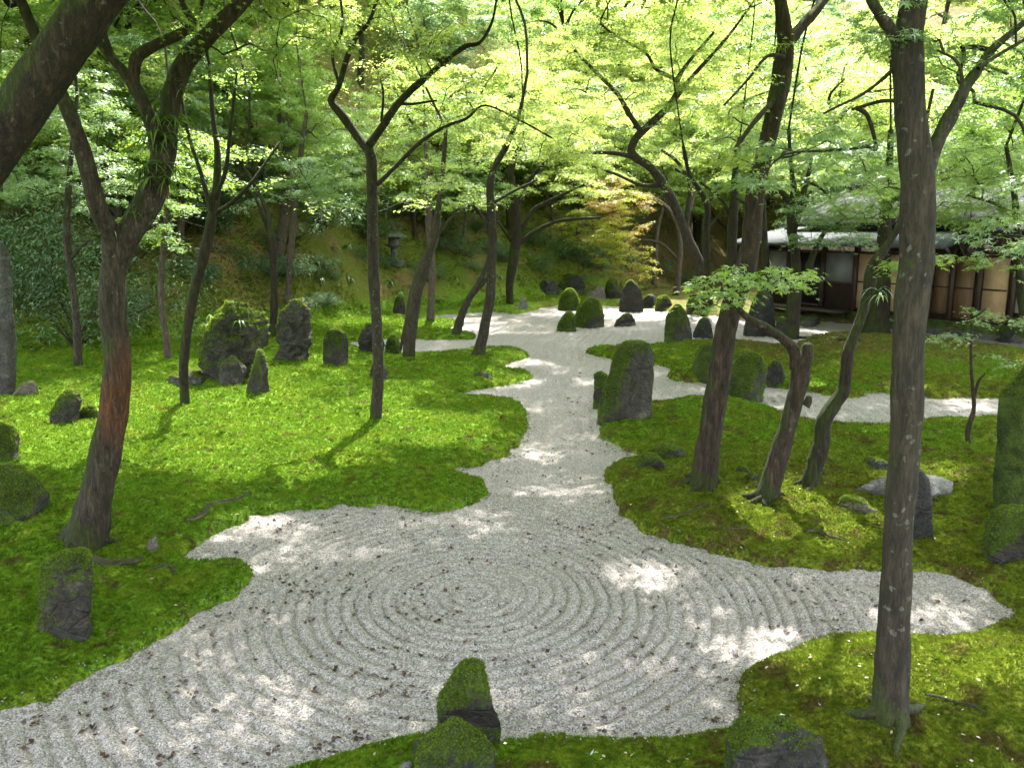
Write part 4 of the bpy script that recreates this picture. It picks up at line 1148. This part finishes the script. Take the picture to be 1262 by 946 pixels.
rock('grey lump leaning on the front of the largest craggy rock', 'rock', [(468,266,304),(456,268,302),(446,273,296),(438,280,290)], .6, .1, 37, 20, 28, .11, dD=-.25)
rock('small pointed rock in front of the craggy one', 'rock_moss', [(485,302,331),(470,303,331),(455,307,330),(443,312,326),(434,315,321)], .75, .3, 39, 26, 30, .08, 2.6)
rock('twin lobed standing rock with a moss tuft on its right lobe', 'rock', [(444,339,379),(425,341,379),(405,343,379),(390,345,379),(378,352,378),(371,358,376)], .7, .35, 43, 34, 36, .22, 3.2, capsize=.035)
rock('blocky dark rock with a flat moss lid', 'rock_moss', [(450,398,427),(435,398,427),(420,398,427),(412,400,426),(407,405,420)], .8, .68, 45, 24, 32, .05, 4.0, capsize=.03)
rock('dark rock half hidden behind the slender Y fork trunk', 'rock_dark', [(434,440,474),(420,441,472),(408,445,466),(400,450,460)], .8, .2, 47, 20, 28, .13)
rock('small bright green mossy boulder at the end of the left inlet', 'rock_green', [(437,473,495),(425,474,494),(418,477,490),(414,480,486)], .8, .9, 49, 18, 24, .06, 2.1, capsize=.03)
rock('little grey rock at the back of the slender trunk foot', 'rock', [(467,453,479),(458,455,478),(451,458,474)], .8, .2, 51, 14, 22, .1)
rock('flat pale slab behind the ivy sheathed trunk', 'rock_slab', [(473,198,256),(467,202,252),(461,215,240)], 1.3, .1, 53, 12, 28, .12)
rock('small pale flat stone on the tip of the middle moss bed', 'rock_slab', [(467,582,606),(463,584,603),(459,590,600)], 1.0, .2, 55, 10, 22, .1)
rock('dim upright stone at the slope foot left of the leaning trunk', 'rock_moss', [(388,484,500),(376,485,499),(366,488,497)], .8, .5, 57, 16, 22, .15, capsize=.04)
rock('small white pointed stone on the far gravel shore', 'rock_pale', [(380,639,651),(373,640,650),(367,643,647)], .8, 0, 59, 14, 20, .08)
rock('far round mossy boulder, rearmost of the three in the gravel', 'rock_green', [(382,688,715),(370,689,714),(362,693,711),(357,698,707)], .9, .9, 61, 22, 30, .06, 2.1, z0=0, capsize=.04)
rock('smallest mossy boulder, tilted beside the big one in the far gravel', 'rock_green', [(408,686,710),(400,688,709),(391,693,709),(386,697,706)], .8, .9, 63, 20, 28, .06, 2.1, z0=0, capsize=.035)
rock('largest of the three mossy boulders in the far gravel', 'rock_green', [(403,709,746),(390,710,746),(378,713,743),(371,719,739),(368,725,733)], .85, .9, 65, 24, 34, .05, 2.2, z0=0, capsize=.035)
rock('flat grey stone lying in the far gravel', 'rock', [(401,756,786),(395,759,784),(389,766,780)], .8, .15, 67, 12, 24, .1, z0=0)
rock('dark upright stone at the back shore of the gravel', 'rock_dark', [(383,763,793),(370,764,792),(358,767,789),(350,772,784),(346,775,781)], .6, .2, 69, 24, 28, .07, 2.6, z0=.02)
rock('pale tan block at the slope foot behind the mossy boulders', 'rock_tan', [(371,722,748),(362,723,747),(353,726,745)], .8, .1, 71, 14, 24, .06, 4)
for k, (x0, x1, yb, yt) in enumerate([(690,722,362,340),(745,766,368,346),(792,812,378,364),(808,830,380,366),(664,690,362,346),(846,864,384,366)]):
    rock(['dark retaining rock at the slope foot, left of the tan block', 'dark retaining rock between the tan block and the upright stone', 'narrow dark rock right of the upright back stone', 'squat dark rock under the lime maple spray', 'leftmost mossy retaining rock of the back slope', 'dark rock at the foot of the curved back maple'][k], 'rock_moss' if k % 2 else 'rock_dark',
         [(yb, x0, x1), ((yb * 2 + yt) / 3, x0, x1), ((yb + 2 * yt) / 3, x0 + 2, x1 - 2), (yt, x0 + 5, x1 - 6)], .8, .4 if k % 2 else 0, 73 + k, 16, 24, .1, 3, capsize=.04)
rock('smooth rounded standing stone at the tip of the right far moss tongue', 'rock_moss', [(421,820,852),(405,821,852),(392,823,850),(383,828,846),(377,833,841)], .7, .25, 81, 26, 32, .05, 2.3)
rock('large moss sided standing rock in the middle of the gravel stream', 'rock_moss', [(518,738,804),(500,740,806),(480,746,808),(460,752,808),(445,757,808),(434,762,807),(427,767,803)], .7, .62, 83, 40, 52, .06, 3.0, capsize=.024)
rock('short stub rock leaning against the large standing rock', 'rock_moss', [(500,731,756),(485,732,758),(472,732,756),(464,732,748)], .7, .4, 85, 20, 26, .09, 3, dD=.1)
rock('broad moss covered boulder on the right gravel band', 'rock_green', [(494,894,944),(478,893,950),(460,893,952),(447,898,948),(439,908,936)], .75, .9, 87, 28, 40, .05, 2.8, capsize=.026)
rock('dark stone peeping out to the right of the broad mossy boulder', 'rock_dark', [(477,944,969),(462,946,969),(451,950,966),(446,954,962)], .7, .2, 89, 18, 24, .08)
rock('brown boulder half hidden behind the tall brown maple', 'rock_moss', [(472,857,910),(455,858,910),(440,862,906),(430,868,900),(424,876,892)], .8, .3, 91, 22, 30, .07)
rock('tall pointed dark stone before the house', 'rock_dark', [(414,917,958),(395,921,957),(378,927,956),(365,934,953),(356,940,948)], .6, .1, 93, 28, 32, .06, 2.6)
rock('low dark stone at the foot of the pointed stone', 'rock_dark', [(417,955,975),(404,956,974),(394,960,970)], .8, .1, 95, 16, 24, .1)
rock('dark rock between the rounded stone and the tall brown maple', 'rock_dark', [(416,856,880),(404,857,879),(394,862,874)], .8, .1, 97, 16, 24, .1)
rock('dark smooth upright stone behind the near right trunk', 'rock_dark', [(662,1116,1150),(640,1118,1150),(615,1119,1150),(595,1122,1147),(582,1127,1140)], .6, 0, 101, 34, 36, .05, 2.8)
rock('flat bright white rock behind the near right trunk', 'rock_pale', [(619,1066,1190),(611,1070,1187),(603,1078,1172),(595,1098,1142)], .6, 0, 103, 12, 44, .16, 3.4)
rock('flat tan slab near the roots of the crooked maple', 'rock_tan', [(632,1032,1082),(626,1036,1078),(620,1044,1068)], 1.1, .1, 105, 10, 28, .10)
rock('thin grey slab lying in the moss left of the near right trunk', 'rock_slab', [(577,1070,1100),(572,1072,1096),(568,1076,1090)], 1.0, .1, 107, 10, 24, .10)
rock('tall mossy slab stone at the right edge', 'rock_green', [(636,1231,1300),(590,1232,1300),(540,1234,1300),(500,1236,1300),(475,1240,1298),(460,1250,1290)], .6, .25, 109, 40, 44, .045, 3.4, capsize=.022, cat='standing stone', name='standing_stone')
rock('mossy rock with a bare grey patch at the foot of the right edge slab', 'rock_moss', [(690,1216,1300),(670,1219,1300),(650,1228,1296),(638,1240,1284)], .8, .5, 111, 24, 40, .07, 2.2, capsize=.02)
rock('small dark stone in the moss left of the stump topped maple', 'rock', [(586,905,926),(581,907,924),(577,912,920)], .8, .2, 113, 10, 20, .1)
rock('flat dark stone touching the root of the stump topped maple', 'rock_dark', [(594,918,938),(589,920,936),(585,924,932)], .8, .1, 115, 10, 20, .1)
rock('mossy low stone with a bare top at the point of the right moss bed', 'rock_moss', [(578,784,824),(571,786,820),(564,792,812)], .9, .35, 117, 14, 26, .10, 2.2)
rock('thin ledge of stone above the point of the right moss bed', 'rock_moss', [(563,800,850),(557,804,844),(552,812,836)], .9, .4, 119, 12, 26, .12, 2.2)
rock('small white crumb of stone on the near left moss', 'rock_tan', [(680,176,196),(672,179,194),(664,183,190)], .8, 0, 121, 12, 20, .1)
rock('dark garden rock before the house, by the right edge', 'rock_dark', [(422,1236,1280),(412,1237,1280),(405,1242,1274)], .8, .1, 123, 14, 24, .08)
rock('low mossy stone at the bend of the far right path', 'rock_moss', [(412,1192,1226),(407,1194,1224),(402,1200,1216)], .8, .4, 125, 12, 24, .1)

# ------------------------------------------------------------------ roots and dead branches lying on the moss
def stick(name, label, cat, px, wpx, mat='root', lift=.015, lump=.3):
    P = []
    for (x_, y_) in px:
        g = ground(x_, y_); P.append(g + np.array([0, 0, lift]))
    P = catmull(P, 6)
    P[:, 2] = np.maximum(height(P[:, 0], P[:, 1]) + lift * .6, P[:, 2])
    r = np.interp(np.linspace(0, 1, len(P)), np.linspace(0, 1, len(wpx)), wpx) / FPX * P[:, 1].mean() / 2
    a_ = Acc(); tube(a_, P, r, 9, lump, len(px), 0)
    o = a_.obj(name, M[mat], None, P[0], smooth=True)
    tag(o, label, cat)
stick('root', 'pale twisting root showing through the sunlit moss', 'root', [(228,642),(248,638),(256,626),(272,621),(290,617),(308,611)], [4,7,7,6,5,3])
stick('root', 'long pale surface root running right from the rusty maple', 'root', [(92,684),(112,690),(130,695),(155,693),(178,692)], [14,13,11,8,4])
stick('root', 'short bare root end in the near left moss', 'root', [(188,704),(205,702),(216,706)], [6,7,4])
stick('fallen_branch', 'thin dead branch lying on the right moss bed under the stump topped maple', 'branch', [(992,656),(1008,655),(1022,662),(1040,667),(1052,674)], [3,4,4,3,2])
stick('fallen_branch', 'short twig on the moss in front of the tall brown maple', 'branch', [(815,638),(832,637),(850,632),(876,624)], [4,3,3,2])
stick('fallen_branch', 'bare stick pointing out of the moss below the tall brown maple', 'branch', [(892,662),(905,656),(922,650)], [3,3,2])
stick('fallen_branch', 'twig lying in the moss right of the near right trunk', 'branch', [(1140,858),(1160,862),(1190,872),(1215,884)], [5,4,4,2])
# ------------------------------------------------------------------ strap ferns, herbs
def straps(acc_V, acc_F, c, n, L, w, up=.6, seed=0, bias=(0, 0)):
    rs = np.random.default_rng(seed)
    k0 = sum(len(v) for v in acc_V)
    for i in range(n):
        a = rs.uniform(0, 6.28); l = L * rs.uniform(.5, 1.15); s = w * rs.uniform(.7, 1.2)
        dx, dy = math.cos(a) + bias[0], math.sin(a) + bias[1]
        t = np.linspace(0, 1, 6)
        el = up * rs.uniform(.5, 1.4)
        px = c[0] + dx * l * t * .8; py = c[1] + dy * l * t * .8
        pz = c[2] + l * (el * t - (el + .35) * t * t)
        wd = s * np.array([.6, 1, 1, .8, .5, .06])
        Lp = np.stack([px - math.sin(a) * wd, py + math.cos(a) * wd, pz], -1); Rp = np.stack([px + math.sin(a) * wd, py - math.cos(a) * wd, pz], -1)
        acc_V.append(np.concatenate([Lp, Rp]))
        acc_F.append(np.array([[m, m + 1, m + 7, m + 6] for m in range(5)]) + k0)
        k0 += 12

def fern(label, name, cat, spots, L, w, n, mat='fern', up=.6, group=None, jitter=.05):
    Vs, Fs = [], []
    for k, c in enumerate(spots):
        straps(Vs, Fs, np.array(c), n, L, w, up, random.randint(0, 9999))
    V = np.concatenate(Vs); F = np.concatenate(Fs)
    o = obj_np(name, V, [F], M[mat], None, np.array(spots[0]), rnd=rng.random(len(F)))
    return tag(o, label, cat, group)

D2 = ground(105, 668)[1]
def ring(px, py, D, r, n):
    c = at(px, py, D)
    return [c + np.array([math.cos(a) * r, math.sin(a) * r, random.uniform(-.06, .06)]) for a in np.linspace(0, 6.28, n, endpoint=False)]
fern('strap leaved fern clump in the fork of the rusty maple', 'trunk_fern', 'fern', ring(200, 178, D2 + .1, .11, 6) + ring(203, 150, D2 + .1, .1, 5), .34, .009, 13)
fern('strap leaved fern clump hanging on the trunk just under the fork of the rusty maple', 'trunk_fern', 'fern', ring(192, 222, D2 + .05, .12, 6) + ring(196, 205, D2 + .1, .13, 6), .3, .009, 13)
fern('small fern tuft at the pale branch joint of the rusty maple', 'trunk_fern', 'fern', ring(145, 280, D2, .1, 4), .18, .005, 8)
fern('fern tuft on the upright right branch of the rusty maple', 'trunk_fern', 'fern', ring(218, 112, D2 + .2, .07, 4), .24, .005, 8)
fern('few fern blades on the rusty maple trunk above its rust band', 'trunk_fern', 'fern', ring(170, 262, D2, .12, 4), .16, .005, 7)
D18 = ground(997, 601)[1]
fern('pale strap leaved tuft growing on the crooked maple', 'trunk_fern', 'fern', [at(1082, 358, D18 - .12), at(1086, 366, D18 - .12)], .28, .008, 8, 'palefern')
D16 = ground(864, 597)[1]
fern('grassy tuft in the high fork of the tall brown maple', 'trunk_fern', 'fern', ring(966, 52, D16 + .1, .11, 5), .22, .006, 8)
D19 = ground(1096, 888)[1]
fern('thin grass tuft in the top fork of the near right trunk', 'trunk_fern', 'fern', ring(1110, 40, D19, .05, 3), .12, .003, 7)
b10 = ground(282, 467)
fern('feathery ferns crowning the largest craggy rock', 'fern_clump', 'fern', [at(px, py, b10[1] + dd) for px, py, dd in [(262,392,.3),(275,384,.4),(288,382,.5),(300,388,.4),(270,398,.1),(295,398,.1),(310,400,.4),(255,402,.4)]], .26, .012, 12, 'fern', 1.0)

def herb(label, px, n, size, mat='palefern', h=.12, name='herb', cat='herb'):
    b = ground(*px)
    rs = np.random.default_rng(int(px[0]))
    P = b + np.stack([rs.normal(0, size, n), rs.normal(0, size, n), rs.uniform(.02, h, n)], -1)
    V, F, r = leaves_mesh(P, rs.uniform(0, 6.28, n), rs.uniform(.2, 1.0, n), rs.uniform(0, 6.28, n), rs.uniform(.02, .045, n), 'long')
    o = obj_np(name, V, [F], M[mat], None, b, rnd=r)
    tag(o, label, cat)
herb('little pale green leafy herb beside the bottom centre rock', (601, 938), 16, .028)
herb('few pale seedling leaves left of the bottom centre rock', (521, 914), 6, .02)
herb('pale grass seedlings by the bottom right rock', (958, 905), 8, .03)
herb('tiny pale leaves sprouting on the moss at the foot of the crooked maple', (1000, 478), 10, .06)
herb('single pale sprout left of the near right trunk at the bottom edge', (730, 940), 4, .015)

# ------------------------------------------------------------------ shrubs
def shrub_proto(name, rx, ry, rz, n, size, mat, kind, stems, seed, label, cat, group, lumps=7, loc=(0, 0, 0)):
    rs = np.random.default_rng(seed)
    e = empty(name, loc, label, cat, group)
    cs = rs.normal(0, .5, (lumps, 3)); cs[:, 2] = np.abs(cs[:, 2]) * .9 + .35
    q = rs.integers(0, lumps, n)
    d = rs.normal(0, 1, (n, 3)); d /= np.linalg.norm(d, axis=1)[:, None]
    P = cs[q] + d * (rs.random(n) ** .35)[:, None] * .5
    keep = P[:, 2] > .02
    P = P[keep] * np.array([rx, ry, rz]); d = d[keep]; n = len(P)
    a = np.arctan2(d[:, 1], d[:, 0])
    V, F, r = leaves_mesh(P, a + rs.normal(0, .9, n), np.clip(rs.normal(.35, .35, n), -.5, 1.2), a + math.pi / 2 + rs.normal(0, .4, n), size * rs.uniform(.6, 1.3, n), kind)
    ac = Acc()
    for k in range(stems):
        t = cs[k % lumps] * np.array([rx, ry, rz])
        tube(ac, catmull([(rs.normal(0, .1) * rx, rs.normal(0, .1) * ry, -.1), t * np.array([.4, .4, .45]), t], 4), np.linspace(.03, .008, 9), 6, .1, k)
    ac.obj('stem', M['bark'], e, None, smooth=True)
    obj_np('foliage', V, [F], M[mat], e, None, rnd=r)
    return e

def copy_thing(src, loc, rz=0.0, sc=(1, 1, 1), label=None):
    c = src.copy(); COL.objects.link(c)
    c.location = tuple(float(v) for v in loc); c.rotation_euler = (0, 0, rz); c.scale = sc
    if label: c['label'] = label
    for ch in list(src.children):
        k = ch.copy(); COL.objects.link(k); k.parent = c
    return c

g = ground(62, 438)
shrub_proto('evergreen_shrub', 1.5, 1.2, 2.5, 9500, .125, 'evergreen', 'long', 7, 3, 'big glossy leaved evergreen shrub behind the thin forked tree at far left', 'shrub', None, 14, g + np.array([-.1, 1.2, 0]))
g = ground(10, 430)
shrub_proto('evergreen_shrub', 1.5, 1.3, 3.1, 9500, .125, 'evergreen', 'long', 7, 5, 'tall evergreen shrub rising behind the left pillar stone', 'shrub', None, 14, g + np.array([-.8, 1.9, 0]))
hs = shrub_proto('hill_shrub', 1.0, .8, .8, 2800, .10, 'evergreen', 'long', 5, 9, 'low dark evergreen shrub on the shaded slope', 'shrub', 'low shrubs on the back slope', 7, ground(255, 292))
for k, (px, py, s) in enumerate([(285,318,.55),(232,270,1.1),(300,262,1.1),(395,285,1.3),(425,262,1.5),(380,250,1.7),(450,280,1.0),(385,380,.5),(398,376,.45),(568,318,.8),(585,335,.6),(545,300,.9),(668,335,.7),(690,318,.9),(715,330,.8),(740,335,.7),(718,352,.5),(655,300,.9),(610,320,.7),(770,330,.9),(815,340,.8),(850,350,.8),(520,345,.5),(470,330,.5),(350,255,1.4),(180,300,1.2),(155,330,1.0),(150,400,.8),(440,320,.45)]):
    gg = ground(px, py)
    copy_thing(hs, gg + np.array([0, .2, -.05]), k * 1.3, (s * 1.1, s, s * random.uniform(.7, 1.1)))
fs = fern('feathery green fern on the mossy back slope', 'hill_fern', 'fern', [ground(560, 345) + np.array([0, 0, .05])], .45, .03, 16, 'fern', .9, 'ferns on the back slope')
for k, (px, py) in enumerate([(590,300),(640,345),(700,345),(480,350),(540,372),(430,345),(380,340),(300,345),(260,335),(670,300),(725,315),(610,365),(575,372),(360,300),(500,330),(745,300)]):
    c = fs.copy(); COL.objects.link(c); c.location = tuple(ground(px, py) + np.array([0, 0, .03])); c.rotation_euler = (0, 0, k * 2.1)
    s = random.uniform(.6, 1.2); c.scale = (s, s, s)

for k in range(46):
    px, py = random.uniform(150, 860), random.uniform(265, 390)
    gg = ground(px, py)
    if gg[1] < np.interp(gg[0], FOOTX, FOOTY) + .8 or gg[1] > 45: continue
    c = fs.copy(); COL.objects.link(c); c.location = tuple(gg + np.array([0, 0, .03])); c.rotation_euler = (0, 0, k * 1.9)
    q = random.uniform(.6, 1.3); c.scale = (q, q, q)
for k in range(26):
    px, py = random.uniform(230, 820), random.uniform(262, 350)
    gg = ground(px, py)
    if gg[1] < np.interp(gg[0], FOOTX, FOOTY) + 2 or gg[1] > 45: continue
    q = random.uniform(.4, 1.1)
    copy_thing(hs, gg + np.array([0, .1, -.05]), k * 2.3, (q * 1.2, q, q * random.uniform(.6, 1.0)))
# ------------------------------------------------------------------ trees of the back hill: three kinds built once, then copied
def hill_proto(label, group, leafmat, bark, seed, ht, rx, rz, sprays, sr, ls, bare, loc):
    ls *= .82; rs = np.random.default_rng(seed)
    e = empty('hill_tree', loc, label, 'tree', group)
    ac = Acc(); nodes = []
    P = catmull([(0, 0, -.3), (rs.normal(0, .2), rs.normal(0, .2), ht * .3), (rs.normal(0, .4), rs.normal(0, .3), ht * .6), (rs.normal(0, .5), rs.normal(0, .4), ht * .95)], 5)
    tube(ac, P, np.linspace(.17, .03, len(P)), 9, .15, seed, .5)
    nodes += list(P[4:])
    for k in range(6):
        a = k * 1.05 + rs.uniform(-.3, .3); z0 = ht * rs.uniform(bare, .7)
        p0 = np.array([np.interp(z0, P[:, 2], P[:, 0]), np.interp(z0, P[:, 2], P[:, 1]), z0])
        L = rx * rs.uniform(.5, .85)
        Pl = catmull([p0, p0 + np.array([math.cos(a) * L * .5, math.sin(a) * L * .5, L * .35]), p0 + np.array([math.cos(a + .3) * L, math.sin(a + .3) * L, L * rs.uniform(.3, .7)])], 4)
        tube(ac, Pl, np.linspace(.075, .02, len(Pl)), 6, .15, seed + k)
        nodes += list(Pl[2:])
    S = rs.normal(0, 1, (sprays, 3)); S /= np.linalg.norm(S, axis=1)[:, None]; S *= (rs.random(sprays) ** .4)[:, None]
    # ragged crown: drop whole lumps
    S = S[vnoise(S * 2.2, seed) > -.38]
    C = S * np.array([rx, rx, rz]) + np.array([0, 0, ht * .5 + rz * .5])
    grow_twigs(ac, np.array(nodes), C, .04)
    per = int(.6 * 3.14 * sr * sr / (.36 * ls * ls))
    V, F, rr = leaves_mesh(*spray_leaves(C, sr, per, ls, 'rhomb', .3))
    V2, F2 = ac.arrays()
    obj_np('trunk', V2, F2, M[bark], e, None, smooth=True)
    obj_np('crown', V, [F], M[leafmat], e, None, rnd=rr)
    return e
hp = [(-3.0, 33), (-12, 27), (4, 40), (-34, 44)]
protos = []
for k, (lab, lm, bk, ht, rx, rz, n, bare) in enumerate([
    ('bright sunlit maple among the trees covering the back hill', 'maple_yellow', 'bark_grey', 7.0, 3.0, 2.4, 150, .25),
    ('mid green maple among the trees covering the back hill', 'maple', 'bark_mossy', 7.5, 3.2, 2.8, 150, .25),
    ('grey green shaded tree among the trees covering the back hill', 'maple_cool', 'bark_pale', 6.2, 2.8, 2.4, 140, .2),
    ('dark dense evergreen among the trees covering the back hill', 'evergreen', 'bark', 8.0, 2.6, 3.4, 170, .15)]):
    x, y = hp[k]
    protos.append(hill_proto(lab, lab.split(' among')[0] + 's on the back hill', lm, bk, 60 + k, ht, rx, rz, n, .75, .125, bare, (x, y, zat(x, y) - .1)))
cells = []
for row, y in enumerate([21.5, 24.5, 28, 32, 36, 40.5, 45, 50, 56, 63, 72, 83]):
    xw = .78 * y
    for x in np.arange(-xw + (row % 2) * 1.5, xw, 3.5 + row * .2):
        xx, yy = x + random.uniform(-1.1, 1.1), y + random.uniform(-1.4, 1.4)
        foot = np.interp(xx, FOOTX, FOOTY)
        if xx > 5.5 and yy > 37: pass
        elif yy < foot + 3.2 or xx > 5.5: continue
        if -8.5 < xx < -3.0 and yy < foot + 6.5: continue
        if min((xx - q[0]) ** 2 + (yy - q[1]) ** 2 for q in hp) < 6: continue
        cells.append((xx, yy))
low = []
for xx in np.arange(-19, 4.5, 1.9):
    fo = np.interp(xx, FOOTX, FOOTY)
    low.append((xx + random.uniform(-.5, .5), fo + random.uniform(4.2, 6.5)))
for k, (xx, yy) in enumerate(low):
    s = random.uniform(.5, .7)
    copy_thing(protos[[0, 2, 1, 2][k % 4]], (xx, yy, zat(xx, yy) - .1), k * 1.7, (s, s, s * .95))
wts = [.47, .21, .31, .01]
for k, (xx, yy) in enumerate(cells):
    j = int(rng.choice(4, p=wts)); s = random.uniform(.75, 1.2) * (1.45 if xx > 5.5 else 1)
    copy_thing(protos[j], (xx, yy, zat(xx, yy) - .1), random.uniform(0, 6.28), (s, s, s * random.uniform(.85, 1.1)))

# ------------------------------------------------------------------ the house on the right
A0, B0 = flat(936, 386), flat(1345, 433)
ev = (B0 - A0)[:2]; HL = float(np.linalg.norm(ev)); ev = ev / HL
nv = np.array([ev[1], -ev[0]])     # towards the garden
if np.dot(nv, -A0[:2]) < 0: nv = -nv
def hf(v):
    v = np.asarray(v, float)
    return np.stack([A0[0] + ev[0] * v[:, 0] + nv[0] * v[:, 1], A0[1] + ev[1] * v[:, 0] + nv[1] * v[:, 1], v[:, 2]], -1)
def s_at(px):
    d = ray(px, 390)[:2]
    mtx = np.array([[d[0], -ev[0]], [d[1], -ev[1]]])
    return float(np.linalg.solve(mtx, A0[:2])[1])
house = empty('garden_house', hf([[0, 0, 0]])[0], 'long low wooden house with ochre panels and pale metal eaves behind the right trees', 'house')
HB = hf([[0, 0, 0]])[0]
def hbox(name, mat, boxes, parent=house, label=None):
    a_ = Acc()
    for lo, hi in boxes: a_.box(hf, lo, hi)
    o = a_.obj(name, M[mat], parent, HB)
    if label: o['label'] = label
    return o
EZ, FZ = 2.30, .42
hbox('foundation', 'stone_cut', [((-.2, -6, -.2), (HL + 3, -.05, FZ - .06))])
hbox('wall', 'timber', [((-.1, -5.8, FZ - .055), (HL + 2.9, -.30, EZ + .35))])
pan = [(936, 962, 'paper', .45), (964, 1004, 'doorway_shade', 0), (1006, 1042, 'paper', .75), (1046, 1078, 'plaster', 0), (1080, 1104, 'plaster', 0), (1107, 1136, 'board', 0), (1139, 1162, 'board', .1), (1165, 1192, 'board', 0), (1199, 1234, 'plaster', 0), (1241, 1290, 'curtain', .25), (1296, 1330, 'plaster', .0)]
names = {'paper': 'screen_panel', 'plaster': 'wall_panel', 'board': 'sliding_door', 'curtain': 'window', 'doorway_shade': 'doorway'}
posts = []
for (p0, p1, mt, lift) in pan:
    s0, s1 = s_at(p0), s_at(p1)
    pn = hbox(names[mt], mt, [((s0 + .05, -.295, FZ + lift), (s1 - .05, -.22, EZ - .12))])
    hbox('panel_rail', 'timber', [((s0 + .05, -.215, FZ + lift), (s1 - .05, -.19, FZ + lift + .06)), ((s0 + .05, -.215, EZ - .2), (s1 - .05, -.19, EZ - .125))] + ([((s0 + .05, -.215, 1.25), (s1 - .05, -.19, 1.29))] if mt in ('board', 'plaster') else []), pn)  # horizontal timber rails across each panel
    posts.append(s0 - .02)
posts.append(s_at(1332))
for s0 in posts:
    hbox('post', 'timber', [((s0 - .055, -.294, FZ - .02), (s0 + .055, -.13, EZ + .02))])
hbox('veranda', 'timber', [((s_at(940), -.12, FZ - .1), (s_at(1046), .55, FZ - .02))])
hbox('doorstep', 'stone_cut', [((s_at(1000), .7, -.1), (s_at(1030), 1.25, .2))])
# lower pent roof, upper gabled roof with bright verge
def slab(name, mat, pts, th, parent=house):
    v = hf(pts); w = v - np.array([0, 0, th])
    V = np.concatenate([v, w])
    return obj_np(name, V, [np.array([[0,1,2,3],[7,6,5,4],[0,4,5,1],[1,5,6,2],[2,6,7,3],[3,7,4,0]])], M[mat], parent, HB)
slab('lower_roof', 'roof', [(-.4, 1.25, EZ + .12), (s_at(1190), 1.25, EZ + .12), (s_at(1190), -1.5, EZ + .62), (-.4, -1.5, EZ + .62)], .09)
slab('lower_roof', 'tile', [(s_at(1190) + .1, .9, EZ + .5), (HL + 4, .9, EZ + .5), (HL + 4, -2.2, EZ + 1.15), (s_at(1190) + .1, -2.2, EZ + 1.15)], .12)
hbox('wall', 'timber', [((1.2, -5.4, EZ + .35), (HL + 2.5, -1.6, EZ + .95))])
rf = slab('roof', 'tile', [(.6, -.6, EZ + .75), (HL + 4, -.6, EZ + .75), (HL + 4, -3.6, EZ + 1.9), (.6, -3.6, EZ + 1.9)], .14)
slab('roof', 'tile', [(.6, -3.62, EZ + 1.9), (HL + 4, -3.62, EZ + 1.9), (HL + 4, -6.8, EZ + .75), (.6, -6.8, EZ + .75)], .14)
slab('verge', 'roof', [(.42, -.5, EZ + .78), (.58, -.5, EZ + .78), (.58, -3.6, EZ + 1.98), (.42, -3.6, EZ + 1.98)], .26, rf)
hbox('ridge', 'tile', [((.3, -3.8, EZ + 1.85), (HL + 4.1, -3.42, EZ + 2.12))], rf)
# path edging in front of the house
for (pxs, lab, nm) in [([(985,417),(1050,420),(1060,421)], 'weathered timber edging along the near side of the house path', 'timber_edging'), ([(1140,406),(1190,412),(1238,421)], 'thin dark edging strip on the far right path', 'timber_edging')]:
    P = [ground(*p) + np.array([0, 0, .03]) for p in pxs]
    a_ = Acc(); P = catmull(P, 4); tube(a_, P, np.full(len(P), .045), 6, .1, 3, 0)
    tag(a_.obj(nm, M['bark_grey'], None, P[0]), lab, 'edging')
tag(hbox('stepping_stone', 'stone_cut', [((s_at(975), 1.4, -.1), (s_at(1046), 1.75, .22))], None), 'long low cut stone lying before the house veranda', 'stone')

# ------------------------------------------------------------------ stone lantern on the slope
lb = ground(486, 324)
def lathe(name, prof, n, c, mat, parent, o0, rot=0.0):
    th = np.linspace(0, 2 * math.pi, n, endpoint=False) + rot
    V = [np.stack([c[0] + r * np.cos(th), c[1] + r * np.sin(th), np.full(n, c[2] + z)], -1) for (r, z) in prof]
    V = np.concatenate(V); m = len(prof)
    i = np.arange((m - 1) * n).reshape(m - 1, n); j = np.roll(i, -1, 1)
    Q = np.stack([i, j, j + n, i + n], -1).reshape(-1, 4)
    return obj_np(name, V, [Q], M[mat], parent, o0)
lan = empty('stone_lantern', lb, 'weathered stone lantern on the dark slope behind the slender Y fork maple', 'stone lantern')
hl = 36 / FPX * lb[1] * 1.1
def lz(*a_): return [(r * hl, z * hl) for r, z in a_]
lathe('base', lz((.3,-.1),(.3,.07),(.22,.12),(.01,.12)), 6, lb, 'stone_cut', lan, lb)
lathe('post', lz((.11,.12),(.10,.3),(.11,.46),(.01,.46)), 10, lb, 'stone_cut', lan, lb)
lathe('platform', lz((.12,.46),(.27,.53),(.27,.57),(.01,.57)), 6, lb, 'stone_cut', lan, lb)
lathe('light_box', lz((.17,.57),(.17,.78),(.01,.78)), 6, lb, 'stone_cut', lan, lb)
lathe('cap', lz((.40,.78),(.40,.82),(.2,.93),(.07,.97),(.01,.97)), 6, lb, 'stone_cut', lan, lb)
lathe('finial', lz((.05,.96),(.085,1.02),(.05,1.08),(.005,1.12)), 8, lb, 'stone_cut', lan, lb)
